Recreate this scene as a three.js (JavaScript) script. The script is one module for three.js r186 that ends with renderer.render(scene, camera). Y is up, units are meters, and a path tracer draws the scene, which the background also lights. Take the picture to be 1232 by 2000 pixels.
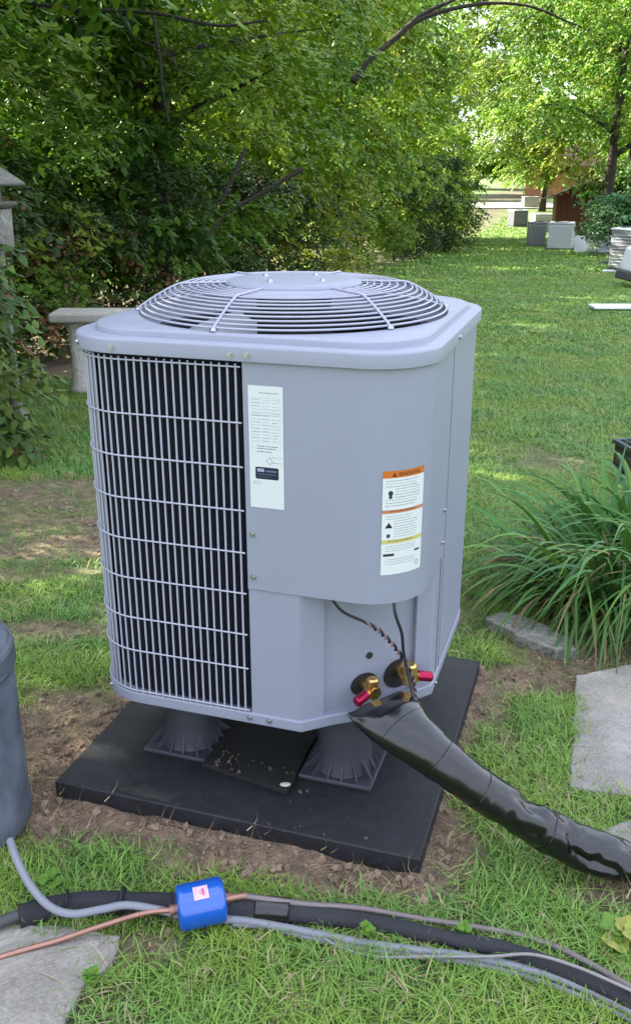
import * as THREE from 'three';
import { mergeGeometries, toCreasedNormals } from 'three/addons/utils/BufferGeometryUtils.js';
import { RoundedBoxGeometry } from 'three/addons/geometries/RoundedBoxGeometry.js';
import { ImprovedNoise } from 'three/addons/math/ImprovedNoise.js';

// ---------------------------------------------------------------- camera, sky, sun, exposure
const scene = new THREE.Scene();
const CAM = { f: 1803.2, pitch: 0.3571, h: 1.4647 };
const camera = new THREE.PerspectiveCamera(2 * Math.atan(1000 / CAM.f) * 180 / Math.PI, 630 / 1024, 0.05, 600);
camera.position.set(0, CAM.h, 0);
camera.rotation.x = -CAM.pitch;

const SUN = new THREE.Vector3(-0.82, 0.47, -0.30).normalize();
const SKY_LEVEL = 0.24, SUN_LEVEL = 4.6, EXPOSURE = 7.8;

const perlin = new ImprovedNoise();
const nz = (x, y, z = 0) => perlin.noise(x + 31.7, y + 17.3, z + 5.1);
function fbm(x, y, z = 0, o = 4) { let a = 0, s = 1, n = 0; for (let i = 0; i < o; i++) { a += s * nz(x, y, z); n += s; s *= 0.5; x *= 2.03; y *= 2.03; z *= 2.03; } return a / n; }
function rng(seed) { let a = seed >>> 0; return () => { a = (a + 0x6D2B79F5) | 0; let t = Math.imul(a ^ (a >>> 15), 1 | a); t = (t + Math.imul(t ^ (t >>> 7), 61 | t)) ^ t; return ((t ^ (t >>> 14)) >>> 0) / 4294967296; }; }
const clamp = (x, a = 0, b = 1) => Math.min(b, Math.max(a, x));
const sstep = (a, b, x) => { const t = clamp((x - a) / (b - a)); return t * t * (3 - 2 * t); };
const lerp = (a, b, t) => a + (b - a) * t;

{ // one clear summer sky with thin cloud
  const W = 512, H = 256, data = new Float32Array(W * H * 4);
  for (let j = 0; j < H; j++) for (let i = 0; i < W; i++) {
    const phi = ((i + 0.5) / W - 0.5) * 2 * Math.PI, el = ((j + 0.5) / H - 0.5) * Math.PI;
    const d = new THREE.Vector3(Math.cos(el) * Math.cos(phi), Math.sin(el), Math.cos(el) * Math.sin(phi));
    const up = Math.max(0, d.y), k = Math.pow(1 - up, 2.2);
    let r = lerp(0.98, 1.05, k), g = lerp(1.12, 1.14, k), b = lerp(1.46, 1.28, k);
    const c = sstep(0.02, 0.5, fbm(d.x * 2.2 / (up + 0.35), d.z * 2.2 / (up + 0.35), 3, 5) + 0.08) * sstep(0, 0.15, d.y) * 0.55;
    r = lerp(r, 1.7, c); g = lerp(g, 1.75, c); b = lerp(b, 1.9, c);
    const s = Math.max(0, d.dot(SUN)), gl = Math.pow(s, 10) * 0.9 + Math.pow(s, 80) * 2.5;
    r += gl; g += gl * 0.95; b += gl * 0.82;
    const o = (j * W + i) * 4;
    data[o] = r * SKY_LEVEL; data[o + 1] = g * SKY_LEVEL; data[o + 2] = b * SKY_LEVEL; data[o + 3] = 1;
  }
  const sky = new THREE.DataTexture(data, W, H, THREE.RGBAFormat, THREE.FloatType);
  sky.mapping = THREE.EquirectangularReflectionMapping; sky.magFilter = THREE.LinearFilter; sky.minFilter = THREE.LinearFilter; sky.needsUpdate = true;
  scene.background = sky; scene.environment = sky;
}
const sun = new THREE.DirectionalLight(new THREE.Color(1.0, 0.93, 0.80), SUN_LEVEL);
sun.position.copy(SUN).multiplyScalar(80).add(new THREE.Vector3(2, 0, -20)); sun.target.position.set(2, 0, -20);
sun.castShadow = true; sun.shadow.mapSize.set(4096, 4096);
Object.assign(sun.shadow.camera, { left: -45, right: 45, top: 45, bottom: -45, near: 1, far: 200 });
scene.add(sun, sun.target);

const renderer = new THREE.WebGLRenderer({ antialias: true });
renderer.setSize(630, 1024);
renderer.toneMapping = THREE.LinearToneMapping;
renderer.toneMappingExposure = EXPOSURE;
renderer.shadowMap.enabled = true;

// ---------------------------------------------------------------- helpers
const C = (r, g, b) => new THREE.Color().setRGB(r, g, b);
const cp = Math.cos(CAM.pitch), sp = Math.sin(CAM.pitch);
/** a direction in the photograph met with a level at height Y: gives the place of things that rest there */
function G(px, py, Y = 0) {
  const a = (px - 616) / CAM.f, b = (1000 - py) / CAM.f;
  const d = [a, -sp + b * cp, -cp - b * sp], t = (Y - CAM.h) / d[1];
  return new THREE.Vector3(d[0] * t, Y, d[2] * t);
}
const used = {};
function numbered(n) { const k = used[n] = (used[n] ?? -1) + 1; return k ? `${n}_${String(k).padStart(3, '0')}` : n; }
function tag(o, label, category, group, kind) { if (label) o.userData.label = label; if (category) o.userData.category = category; if (group) o.userData.group = group; if (kind) o.userData.kind = kind; return o; }
function thing(name, label, category, x = 0, y = 0, z = 0, turn = 0, group) {
  const o = new THREE.Group(); o.name = numbered(name); o.position.set(x, y, z); o.rotation.y = turn; scene.add(o); return tag(o, label, category, group);
}
function part(name, geo, mat, parent) { const m = new THREE.Mesh(geo, mat); m.name = parent === scene ? numbered(name) : name; m.castShadow = m.receiveShadow = true; parent.add(m); return m; }
function structure(name, geo, mat, label, category) { return tag(part(name, geo, mat, scene), label, category, null, 'structure'); }

function tileTex(size, fn, srgb = true) {
  const d = new Uint8Array(size * size * 4);
  for (let j = 0; j < size; j++) for (let i = 0; i < size; i++) { const c = fn(i / size, j / size), o = (j * size + i) * 4; d[o] = clamp(c[0]) * 255; d[o + 1] = clamp(c[1]) * 255; d[o + 2] = clamp(c[2]) * 255; d[o + 3] = 255; }
  const t = new THREE.DataTexture(d, size, size); t.wrapS = t.wrapT = THREE.RepeatWrapping; t.magFilter = THREE.LinearFilter; t.minFilter = THREE.LinearMipmapLinearFilter; t.generateMipmaps = true;
  if (srgb) t.colorSpace = THREE.SRGBColorSpace; t.needsUpdate = true; return t;
}
/** noise that repeats over the unit square */
function pn(u, v, f, seed = 0, o = 4) { let a = 0, s = 1, n = 0; for (let k = 0; k < o; k++) { const A = 2 * Math.PI, R = f / A; a += s * perlin.noise(Math.cos(u * A) * R + seed, Math.sin(u * A) * R + Math.cos(v * A) * R * 1.3 + seed * 2, Math.sin(v * A) * R + 7.7); n += s; s *= 0.55; f *= 2; } return a / n; }
const grain = tileTex(512, (u, v) => { const a = 0.86 + pn(u, v, 14, 3, 5) * 0.42; return [a, a, a]; });
const speck = tileTex(512, (u, v) => { const a = 0.5 + pn(u, v, 40, 8, 4) * 0.9; return [a, a, a]; }, false);
const fineBump = tileTex(256, (u, v) => { const a = 0.5 + pn(u, v, 30, 21, 3) * 0.6; return [a, a, a]; }, false);
const rep = (t, x, y = x) => { const c = t.clone(); c.repeat.set(x, y); c.needsUpdate = true; return c; };
const std = (color, rough = 0.8, extra = {}) => new THREE.MeshStandardMaterial({ color, roughness: rough, ...extra });

/** vertical prism over a plan outline of [x, z] points */
function prism(pts, y0, y1, bevel = 0, holes = []) {
  const s = new THREE.Shape(pts.map(([x, z]) => new THREE.Vector2(x, -z)));
  for (const h of holes) s.holes.push(new THREE.Path(h.map(([x, z]) => new THREE.Vector2(x, -z))));
  const g = new THREE.ExtrudeGeometry(s, { depth: y1 - y0 - 2 * bevel, bevelEnabled: bevel > 0, bevelSize: bevel, bevelThickness: bevel, bevelOffset: -bevel, bevelSegments: 3 });
  g.rotateX(-Math.PI / 2); g.translate(0, y0 + bevel, 0); return g;
}
function roundSquare(h, r, n = 10) { const p = []; for (let k = 0; k < 4; k++) { const sx = [1, -1, -1, 1][k], sz = [1, 1, -1, -1][k]; for (let i = 0; i <= n; i++) { const a = (k + i / n) * Math.PI / 2; p.push([sx * (h - r) + r * Math.cos(a), sz * (h - r) + r * Math.sin(a)]); } } return p; }
function offsetPath(p, t) { // to the right-hand side of travel
  return p.map((q, i) => { const a = p[Math.max(0, i - 1)], b = p[Math.min(p.length - 1, i + 1)]; const dx = b[0] - a[0], dz = b[1] - a[1], l = Math.hypot(dx, dz) || 1; return [q[0] - dz / l * t, q[1] + dx / l * t]; });
}
/** sheet metal bent along a plan path */
function sheet(path, t, y0, y1) { return prism([...path, ...offsetPath(path, t).reverse()], y0, y1, Math.min(0.0007, t / 4)); }
/** a printed sheet on a bent path, uv 0..1 */
function ribbon(path, y0, y1) {
  const pos = [], uv = [], idx = []; let L = [0]; for (let i = 1; i < path.length; i++) L.push(L[i - 1] + Math.hypot(path[i][0] - path[i - 1][0], path[i][1] - path[i - 1][1]));
  path.forEach((q, i) => { for (const v of [0, 1]) { pos.push(q[0], lerp(y0, y1, v), q[1]); uv.push(L[i] / L[L.length - 1], v); } });
  for (let i = 0; i < path.length - 1; i++) { const a = 2 * i; idx.push(a, a + 2, a + 1, a + 1, a + 2, a + 3); }
  const g = new THREE.BufferGeometry(); g.setAttribute('position', new THREE.Float32BufferAttribute(pos, 3)); g.setAttribute('uv', new THREE.Float32BufferAttribute(uv, 2)); g.setIndex(idx); g.computeVertexNormals(); return g;
}
const V = (x, y, z) => new THREE.Vector3(x, y, z);
const curve = (pts, t = 0.5) => new THREE.CatmullRomCurve3(pts, false, 'centripetal', t);
const tube = (pts, r, seg = 40, rad = 8) => new THREE.TubeGeometry(pts.isCurve || pts.getPoint ? pts : curve(pts), seg, r, rad, false);
/** a tube with its own radius and dents along it; rad(t, angle) in metres */
function sweep(c, seg, sides, rad, t0 = 0, t1 = 1, caps = true) {
  const pos = [], idx = [], uv = [], up = V(0, 1, 0);
  for (let i = 0; i <= seg; i++) {
    const t = lerp(t0, t1, i / seg), p = c.getPoint(t), d = c.getTangent(t), s = V(0, 0, 0).crossVectors(d, up).normalize(), n = V(0, 0, 0).crossVectors(s, d).normalize();
    for (let k = 0; k <= sides; k++) { const a = k / sides * 2 * Math.PI, [rx, ry] = rad(t, a); pos.push(p.x + s.x * Math.cos(a) * rx + n.x * Math.sin(a) * ry, p.y + s.y * Math.cos(a) * rx + n.y * Math.sin(a) * ry, p.z + s.z * Math.cos(a) * rx + n.z * Math.sin(a) * ry); uv.push(k / sides, t * 8); }
  }
  const row = sides + 1;
  for (let i = 0; i < seg; i++) for (let k = 0; k < sides; k++) { const a = i * row + k; idx.push(a, a + 1, a + row, a + 1, a + row + 1, a + row); }
  if (caps) for (const e of [0, seg]) { const p = c.getPoint(lerp(t0, t1, e / seg)), o = pos.length / 3; pos.push(p.x, p.y, p.z); uv.push(0.5, 0.5); for (let k = 0; k < sides; k++) { const a = e * row + k; e ? idx.push(a, a + 1, o) : idx.push(a + 1, a, o); } }
  const g = new THREE.BufferGeometry(); g.setAttribute('position', new THREE.Float32BufferAttribute(pos, 3)); g.setAttribute('uv', new THREE.Float32BufferAttribute(uv, 2)); g.setIndex(idx); g.computeVertexNormals(); return g;
}
const wireGeo = new THREE.CylinderGeometry(1, 1, 1, 6, 1);
function bar(a, b, r, n = 8, r2 = r) { const g = new THREE.CylinderGeometry(r2, r, a.distanceTo(b), n, 1); g.applyQuaternion(new THREE.Quaternion().setFromUnitVectors(V(0, 1, 0), b.clone().sub(a).normalize())); g.translate((a.x + b.x) / 2, (a.y + b.y) / 2, (a.z + b.z) / 2); return g; }
function boxAt(w, h, d, x, y, z, r = 0.004) { const g = new RoundedBoxGeometry(w, h, d, 2, Math.min(r, w / 2.1, h / 2.1, d / 2.1)); g.translate(x, y, z); return g; }

// ---------------------------------------------------------------- terrain
const PROFILE = [[-400, 0], [0, 0], [2.7, 0], [3.4, -0.055], [4.4, -0.12], [5.5, -0.18], [6.6, -0.235], [8.8, -0.342], [13.2, -0.494], [19.7, -0.67], [28.5, -0.87], [41.7, -1.02], [49.4, -0.78], [60.3, -0.5], [82, -0.35], [131, 0], [600, 3]];
function level(d) { let i = 1; while (i < PROFILE.length - 1 && d > PROFILE[i][0]) i++; const [a, ya] = PROFILE[i - 1], [b, yb] = PROFILE[i]; const t = clamp((d - a) / (b - a)); return lerp(ya, yb, t); }
const gy = (x, z) => { const d = -z; const k = Math.min(2, 0.15 + Math.max(0, d - 2.7) * 0.2); return (level(d - k) + level(d) + level(d + k)) / 3; };
/** the same as G, on the sloping lawn */
function GT(px, py) { let p = G(px, py, 0); for (let i = 0; i < 30; i++) p = G(px, py, lerp(p.y, gy(p.x, p.z), 0.7)); return p; }
const ZS = 1.0966;                                                           // metres along the lawn for each step of the plan below
const UNIT = { x: -0.0506, z: -2.212, turn: -0.3068 };
const toLocal = (x, z) => { const dx = x - UNIT.x, dz = z - UNIT.z, c = Math.cos(UNIT.turn), s = Math.sin(UNIT.turn); return [dx * c - dz * s, dx * s + dz * c]; };
const PAD = { half: 0.455, u: -0.0115, w: 0.0234, top: 0.05 };
function padDist(x, z) { const [u, w] = toLocal(x, z), du = Math.abs(u - PAD.u) - PAD.half, dw = Math.abs(w - PAD.w) - PAD.half; return du > 0 && dw > 0 ? Math.hypot(du, dw) : Math.max(du, dw); }

// bare earth, read off the photograph as patches on the ground
const blob = (px, py, rx, rz, s = 1) => { const p = GT(px, py); return [p.x, p.z, rx, rz, s]; };
const DIRT = [blob(150, 1440, 0.30, 0.24), blob(110, 1230, 0.26, 0.08, 0.75), blob(180, 1590, 0.22, 0.09), blob(60, 1560, 0.2, 0.1, 0.8), blob(110, 960, 0.9, 0.26, 0.72), blob(140, 1065, 0.65, 0.2, 0.75), blob(130, 1010, 0.6, 0.3, 0.66), blob(30, 1120, 0.35, 0.10, 0.6), blob(330, 1620, 0.28, 0.07), blob(560, 1680, 0.3, 0.06), blob(700, 1720, 0.2, 0.05, 0.9),
  blob(1040, 1330, 0.17, 0.10, 0.9), blob(1000, 1100, 0.1, 0.14, 0.9), blob(1180, 1740, 0.15, 0.05, 0.9), blob(900, 1640, 0.05, 0.12, 0.9), blob(960, 1380, 0.05, 0.25, 0.7), blob(1100, 1260, 0.14, 0.1, 0.7), blob(270, 1850, 0.08, 0.05, 0.7), blob(120, 720, 2.2, 0.5, 0.9), blob(20, 700, 1.4, 0.9, 0.9), blob(1200, 1280, 0.35, 0.2, 0.8)];
function dirt(x, z) {
  let m = 0;
  for (const [a, b, rx, rz, s] of DIRT) { const q = Math.hypot((x - a) / rx, (z - b) / rz); if (q < 2) m = Math.max(m, s * (1 - sstep(0.55, 1.35, q))); }
  const p = padDist(x, z), [u, w] = toLocal(x, z), wide = u < -0.3 ? 0.12 : w > 0.4 ? 0.07 : 0.04;
  m = Math.max(m, 1 - sstep(wide * 0.6, wide * 1.7, p));
  const n = fbm(x * 5, z * 5, 1, 3) * 0.9 + fbm(x * 17, z * 17, 4, 2) * 0.35;
  if (m > 0.02) m = clamp(m + n * 0.9 * (1 - Math.abs(m - 0.5)));
  const bare = sstep(0.26, 0.5, fbm(x * 1.3 + 9, z * 1.3, 2, 4)) * 0.55 * (1 - sstep(4, 9, -z));
  return Math.max(m, bare);
}
const HEDGE = { x: -2.6, z: -7.5, dx: 0.314, dz: -0.949 };                  // foot of the hedge, running away along the lawn
const hedgeDist = (x, z) => -((x - HEDGE.x) * 0.949 + (z / ZS - HEDGE.z) * 0.314); // > 0 behind the foot line
/** height of the bare ground, with its crumbs and the soil banked against the pad */
function soil(x, z, d) {
  const near = Math.abs(x) < 8 && z < 0 && z > -14;
  let y = gy(x, z) + (near ? fbm(x * 3, z * 3, 0, 3) * 0.012 + d * (fbm(x * 14, z * 14, 2, 3) * 0.026 - 0.008) : 0);
  const p = padDist(x, z); if (p < 0.14) y = lerp(0.008 + fbm(x * 9, z * 9, 5, 4) * 0.026, y, sstep(0.05, 0.14, p));
  return p < -0.03 ? -0.05 : y;
}
{
  const xs = [], zs = [];
  { let x = -1.5; const r = [x]; while (x < 1.7) { x += 0.022; r.push(x); } let s = 0.03; while (x < 260) { x += s; s = Math.min(s * 1.12, 14); r.push(x); } x = -1.5; s = 0.03; const l = []; while (x > -260) { x -= s; s = Math.min(s * 1.12, 14); l.unshift(x); } xs.push(...l, ...r); }
  { let z = -0.9; const a = [z]; while (z > -3.4) { z -= 0.022; a.push(z); } let s = 0.03; while (z > -420) { z -= s; s = Math.min(s * 1.07, 14); a.push(z); } z = -0.9; s = 0.05; const b = []; while (z < 120) { z += s; s = Math.min(s * 1.2, 14); b.unshift(z); } zs.push(...b, ...a); }
  const pos = [], col = [], uv = [], idx = [];
  for (const z of zs) for (const x of xs) {
    const near = Math.abs(x) < 8 && z < 0 && z > -14, d = near ? dirt(x, z) : 0, h = hedgeDist(x, z);
    const y = soil(x, z, d);
    pos.push(x, y, z); uv.push(x * 0.8, z * 0.8);
    const n = fbm(x * 2.1, z * 2.1, 6, 4), n2 = fbm(x * 11, z * 11, 3, 3);
    const earth = [0.30 + n2 * 0.10, 0.205 + n2 * 0.07, 0.135 + n2 * 0.05], thatch = [0.122 + n * 0.04 + n2 * 0.04, 0.195 + n * 0.03 + n2 * 0.05, 0.042 + n2 * 0.015];
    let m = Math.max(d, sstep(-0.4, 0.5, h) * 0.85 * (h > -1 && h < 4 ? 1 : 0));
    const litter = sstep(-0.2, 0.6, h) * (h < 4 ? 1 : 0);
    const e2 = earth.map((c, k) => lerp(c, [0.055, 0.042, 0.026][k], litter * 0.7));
    for (let k = 0; k < 3; k++) col.push(Math.max(0.01, lerp(thatch[k], e2[k], m)));
  }
  const nx = xs.length; for (let j = 0; j < zs.length - 1; j++) for (let i = 0; i < nx - 1; i++) { const a = j * nx + i; idx.push(a, a + 1, a + nx, a + 1, a + nx + 1, a + nx); }
  const g = new THREE.BufferGeometry(); g.setAttribute('position', new THREE.Float32BufferAttribute(pos, 3)); g.setAttribute('color', new THREE.Float32BufferAttribute(col, 3)); g.setAttribute('uv', new THREE.Float32BufferAttribute(uv, 2)); g.setIndex(idx.reverse()); g.computeVertexNormals();
  if (g.attributes.normal.getY(10) < 0) { g.setIndex(idx.reverse()); g.computeVertexNormals(); }
  structure('ground', g, std(C(1, 1, 1), 1, { vertexColors: true, map: rep(grain, 2.2), bumpMap: rep(speck, 4), bumpScale: 0.012 }), 'bare earth and thatch under the lawn', 'ground');
}

// ---------------------------------------------------------------- materials of the made things
const paintMap = tileTex(512, (u, v) => { const a = 0.97 + pn(u, v, 3, 5, 4) * 0.016 + pn(u, v, 60, 2, 2) * 0.012; return [a, a, a * 1.0]; });
const M = {
  paint: std(C(0.268, 0.280, 0.352), 0.42, { map: paintMap, bumpMap: rep(fineBump, 14), bumpScale: 0.00006 }),
  wire: std(C(0.36, 0.365, 0.44), 0.35),
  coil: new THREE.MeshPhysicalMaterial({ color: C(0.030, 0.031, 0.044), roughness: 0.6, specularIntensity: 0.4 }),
  dark: std(C(0.012, 0.012, 0.013), 0.7),
  steel: std(C(0.45, 0.45, 0.48), 0.32, { metalness: 0.9 }),
  pad: std(C(0.017, 0.017, 0.022), 0.62, { map: rep(grain, 3), bumpMap: rep(speck, 6), bumpScale: 0.0012 }),
  riser: std(C(0.042, 0.044, 0.056), 0.5, { bumpMap: rep(fineBump, 8), bumpScale: 0.0003 }),
  brass: std(C(0.72, 0.46, 0.17), 0.34, { metalness: 1 }),
  redcap: std(C(0.36, 0.010, 0.055), 0.25, { metalness: 0.7 }),
  copper: std(C(0.42, 0.26, 0.21), 0.45, { metalness: 0.75, map: rep(tileTex(256, (u, v) => { const k = sstep(-0.1, 0.45, pn(u, v, 9, 4, 4)); return [lerp(1, 0.55, k), lerp(0.95, 0.5, k), lerp(0.92, 0.52, k)]; }), 1, 9) }),
  dullcopper: std(C(0.25, 0.21, 0.20), 0.5, { metalness: 0.35, map: rep(grain, 2, 8) }),
  tape: new THREE.MeshPhysicalMaterial({ color: C(0.005, 0.005, 0.006), roughness: 0.24, specularIntensity: 1, clearcoat: 0.35, clearcoatRoughness: 0.08 }),
  foam: std(C(0.032, 0.032, 0.040), 0.72, { map: rep(grain, 1, 6), bumpMap: rep(speck, 2, 6), bumpScale: 0.0012 }),
  conduit: std(C(0.19, 0.195, 0.225), 0.42),
  palewire: std(C(0.22, 0.205, 0.20), 0.5),
  blue: new THREE.MeshPhysicalMaterial({ color: C(0.005, 0.085, 0.42), roughness: 0.25, clearcoat: 0.8, clearcoatRoughness: 0.1 }),
  concrete: std(C(0.37, 0.345, 0.315), 0.92, { map: rep(tileTex(512, (u, v) => { const a = 0.86 + pn(u, v, 6, 13, 5) * 0.22 + pn(u, v, 90, 6, 2) * 0.18; return [a, a * 0.99, a * 0.97]; }), 1.6), bumpMap: rep(fineBump, 5), bumpScale: 0.0012 }),
  stone: std(C(0.34, 0.33, 0.29), 0.95, { map: rep(grain, 4), bumpMap: rep(speck, 6), bumpScale: 0.004 }),
  slate: std(C(0.145, 0.168, 0.21), 0.5, { map: rep(grain, 1), bumpMap: rep(speck, 4), bumpScale: 0.0006 }),
  bark: std(C(0.055, 0.042, 0.032), 0.95, { map: rep(grain, 1, 4), bumpMap: rep(speck, 2, 5), bumpScale: 0.008 }),
};
function canvasTex(w, h, draw) { const c = document.createElement('canvas'); c.width = w; c.height = h; draw(c.getContext('2d'), w, h); const t = new THREE.CanvasTexture(c); t.colorSpace = THREE.SRGBColorSpace; t.anisotropy = 8; return t; }
function smallPrint(x, r, X, Y, w, size, color) { // print too fine to read: broken strokes
  x.fillStyle = color; let p = X; while (p < X + w) { const l = size * (0.5 + r() * 2.4); x.fillRect(p, Y + (r() - 0.5), Math.min(l, X + w - p), size * 0.55); p += l + size * 0.45; }
}

// ---------------------------------------------------------------- condenser pad, risers, mat
{
  const pad = thing('equipment_pad', 'square black plastic equipment pad set in the bare earth', 'pad', UNIT.x, 0, UNIT.z, UNIT.turn);
  const sq = (h) => [[PAD.u - h, PAD.w - h], [PAD.u + h, PAD.w - h], [PAD.u + h, PAD.w + h], [PAD.u - h, PAD.w + h]].reverse();
  part('slab', prism(sq(PAD.half), -0.028, PAD.top, 0.004), M.pad, pad);
  for (const [u, w, n] of [[-0.224, 0.210, 0], [0.191, 0.195, 1], [-0.224, -0.22, 2], [0.191, -0.22, 3]]) {
    const r = thing('pad_riser', ['grey plastic riser foot under the wire grille side of the unit', 'grey plastic riser foot beside the insulated line under the unit', 'grey plastic riser foot deep under the unit, behind the grille side foot', 'grey plastic riser foot deep under the unit, behind the valve side foot'][n], 'riser', 0, 0, 0, 0, 'riser feet on the black pad');
    const [c, s] = [Math.cos(UNIT.turn), Math.sin(UNIT.turn)];
    r.position.set(UNIT.x + u * c + w * s, PAD.top, UNIT.z - u * s + w * c); r.rotation.y = UNIT.turn;
    part('flange', boxAt(0.186, 0.012, 0.186, 0, 0.0065, 0, 0.004), M.riser, r);
    const H = 0.258 - PAD.top;
    part('cone', new THREE.LatheGeometry([[0.078, 0.012], [0.074, 0.02], [0.066, 0.06], [0.062, H - 0.012], [0.066, H - 0.008], [0.066, H], [0.0, H]].map(a => new THREE.Vector2(...a)), 40), M.riser, r);
    for (let k = 0; k < 16; k++) { const a = k / 16 * 2 * Math.PI + 0.2, corner = Math.min(0.088 / Math.max(Math.abs(Math.cos(a)), Math.abs(Math.sin(a))), 0.108); const sh = new THREE.Shape([[0.062, 0.0125], [corner, 0.0125], [0.064, 0.052]].map(q => new THREE.Vector2(...q))); const g = new THREE.ExtrudeGeometry(sh, { depth: 0.003, bevelEnabled: false }); g.translate(0, 0, -0.0015); g.rotateY(-a); part('rib', g, M.riser, r); }
  }
  const mat = thing('rubber_mat', 'black rubber mat scrap with crumbs lying on the pad between the riser feet', 'mat', UNIT.x, 0, UNIT.z, UNIT.turn);
  part('mat_sheet', prism([[-0.144, 0.322], [0.096, 0.362], [0.089, 0.0], [-0.127, 0.0]], PAD.top + 0.001, PAD.top + 0.016, 0.003), std(C(0.008, 0.008, 0.009), 0.75, { map: rep(grain, 4), bumpMap: rep(speck, 9), bumpScale: 0.003 }), mat);
  const r = rng(5), g = new THREE.IcosahedronGeometry(1, 0), im = new THREE.InstancedMesh(g, std(C(0.07, 0.06, 0.048), 0.9), 90), o = new THREE.Object3D();
  for (let i = 0; i < 90; i++) { const u = i < 60 ? -0.11 + Math.pow(r(), 2) * 0.2 : -0.4 + r() * 0.8, w = i < 60 ? 0.255 + r() * 0.075 + (u + 0.1) * 0.15 : 0.33 + r() * 0.14, s = 0.0012 + Math.pow(r(), 4) * 0.004; o.position.set(u, (i < 60 ? PAD.top + 0.016 : PAD.top) + s * 0.4, w); o.rotation.set(r() * 6, r() * 6, r() * 6); o.scale.set(s * 1.5, s, s); o.updateMatrix(); im.setMatrixAt(i, o.matrix); { const v = 0.5 + r(); im.setColorAt(i, C(v, v * 0.95, v * 0.85)); } }
  im.name = 'crumbs'; im.position.copy(mat.position); im.rotation.y = UNIT.turn; scene.add(tag(im, 'crumbs of earth and dry leaf on the black pad', 'crumbs', null, 'stuff'));
  const leaf = part('dry_leaf', (() => { const q = new THREE.SphereGeometry(0.011, 8, 5); q.scale(1.3, 0.3, 0.8); return q; })(), std(C(0.5, 0.46, 0.36), 0.8), scene); leaf.position.set(...G(557, 1532, PAD.top + 0.019).toArray()); tag(leaf, 'small pale dry leaf on the corner of the rubber mat', 'leaf');
}

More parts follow.
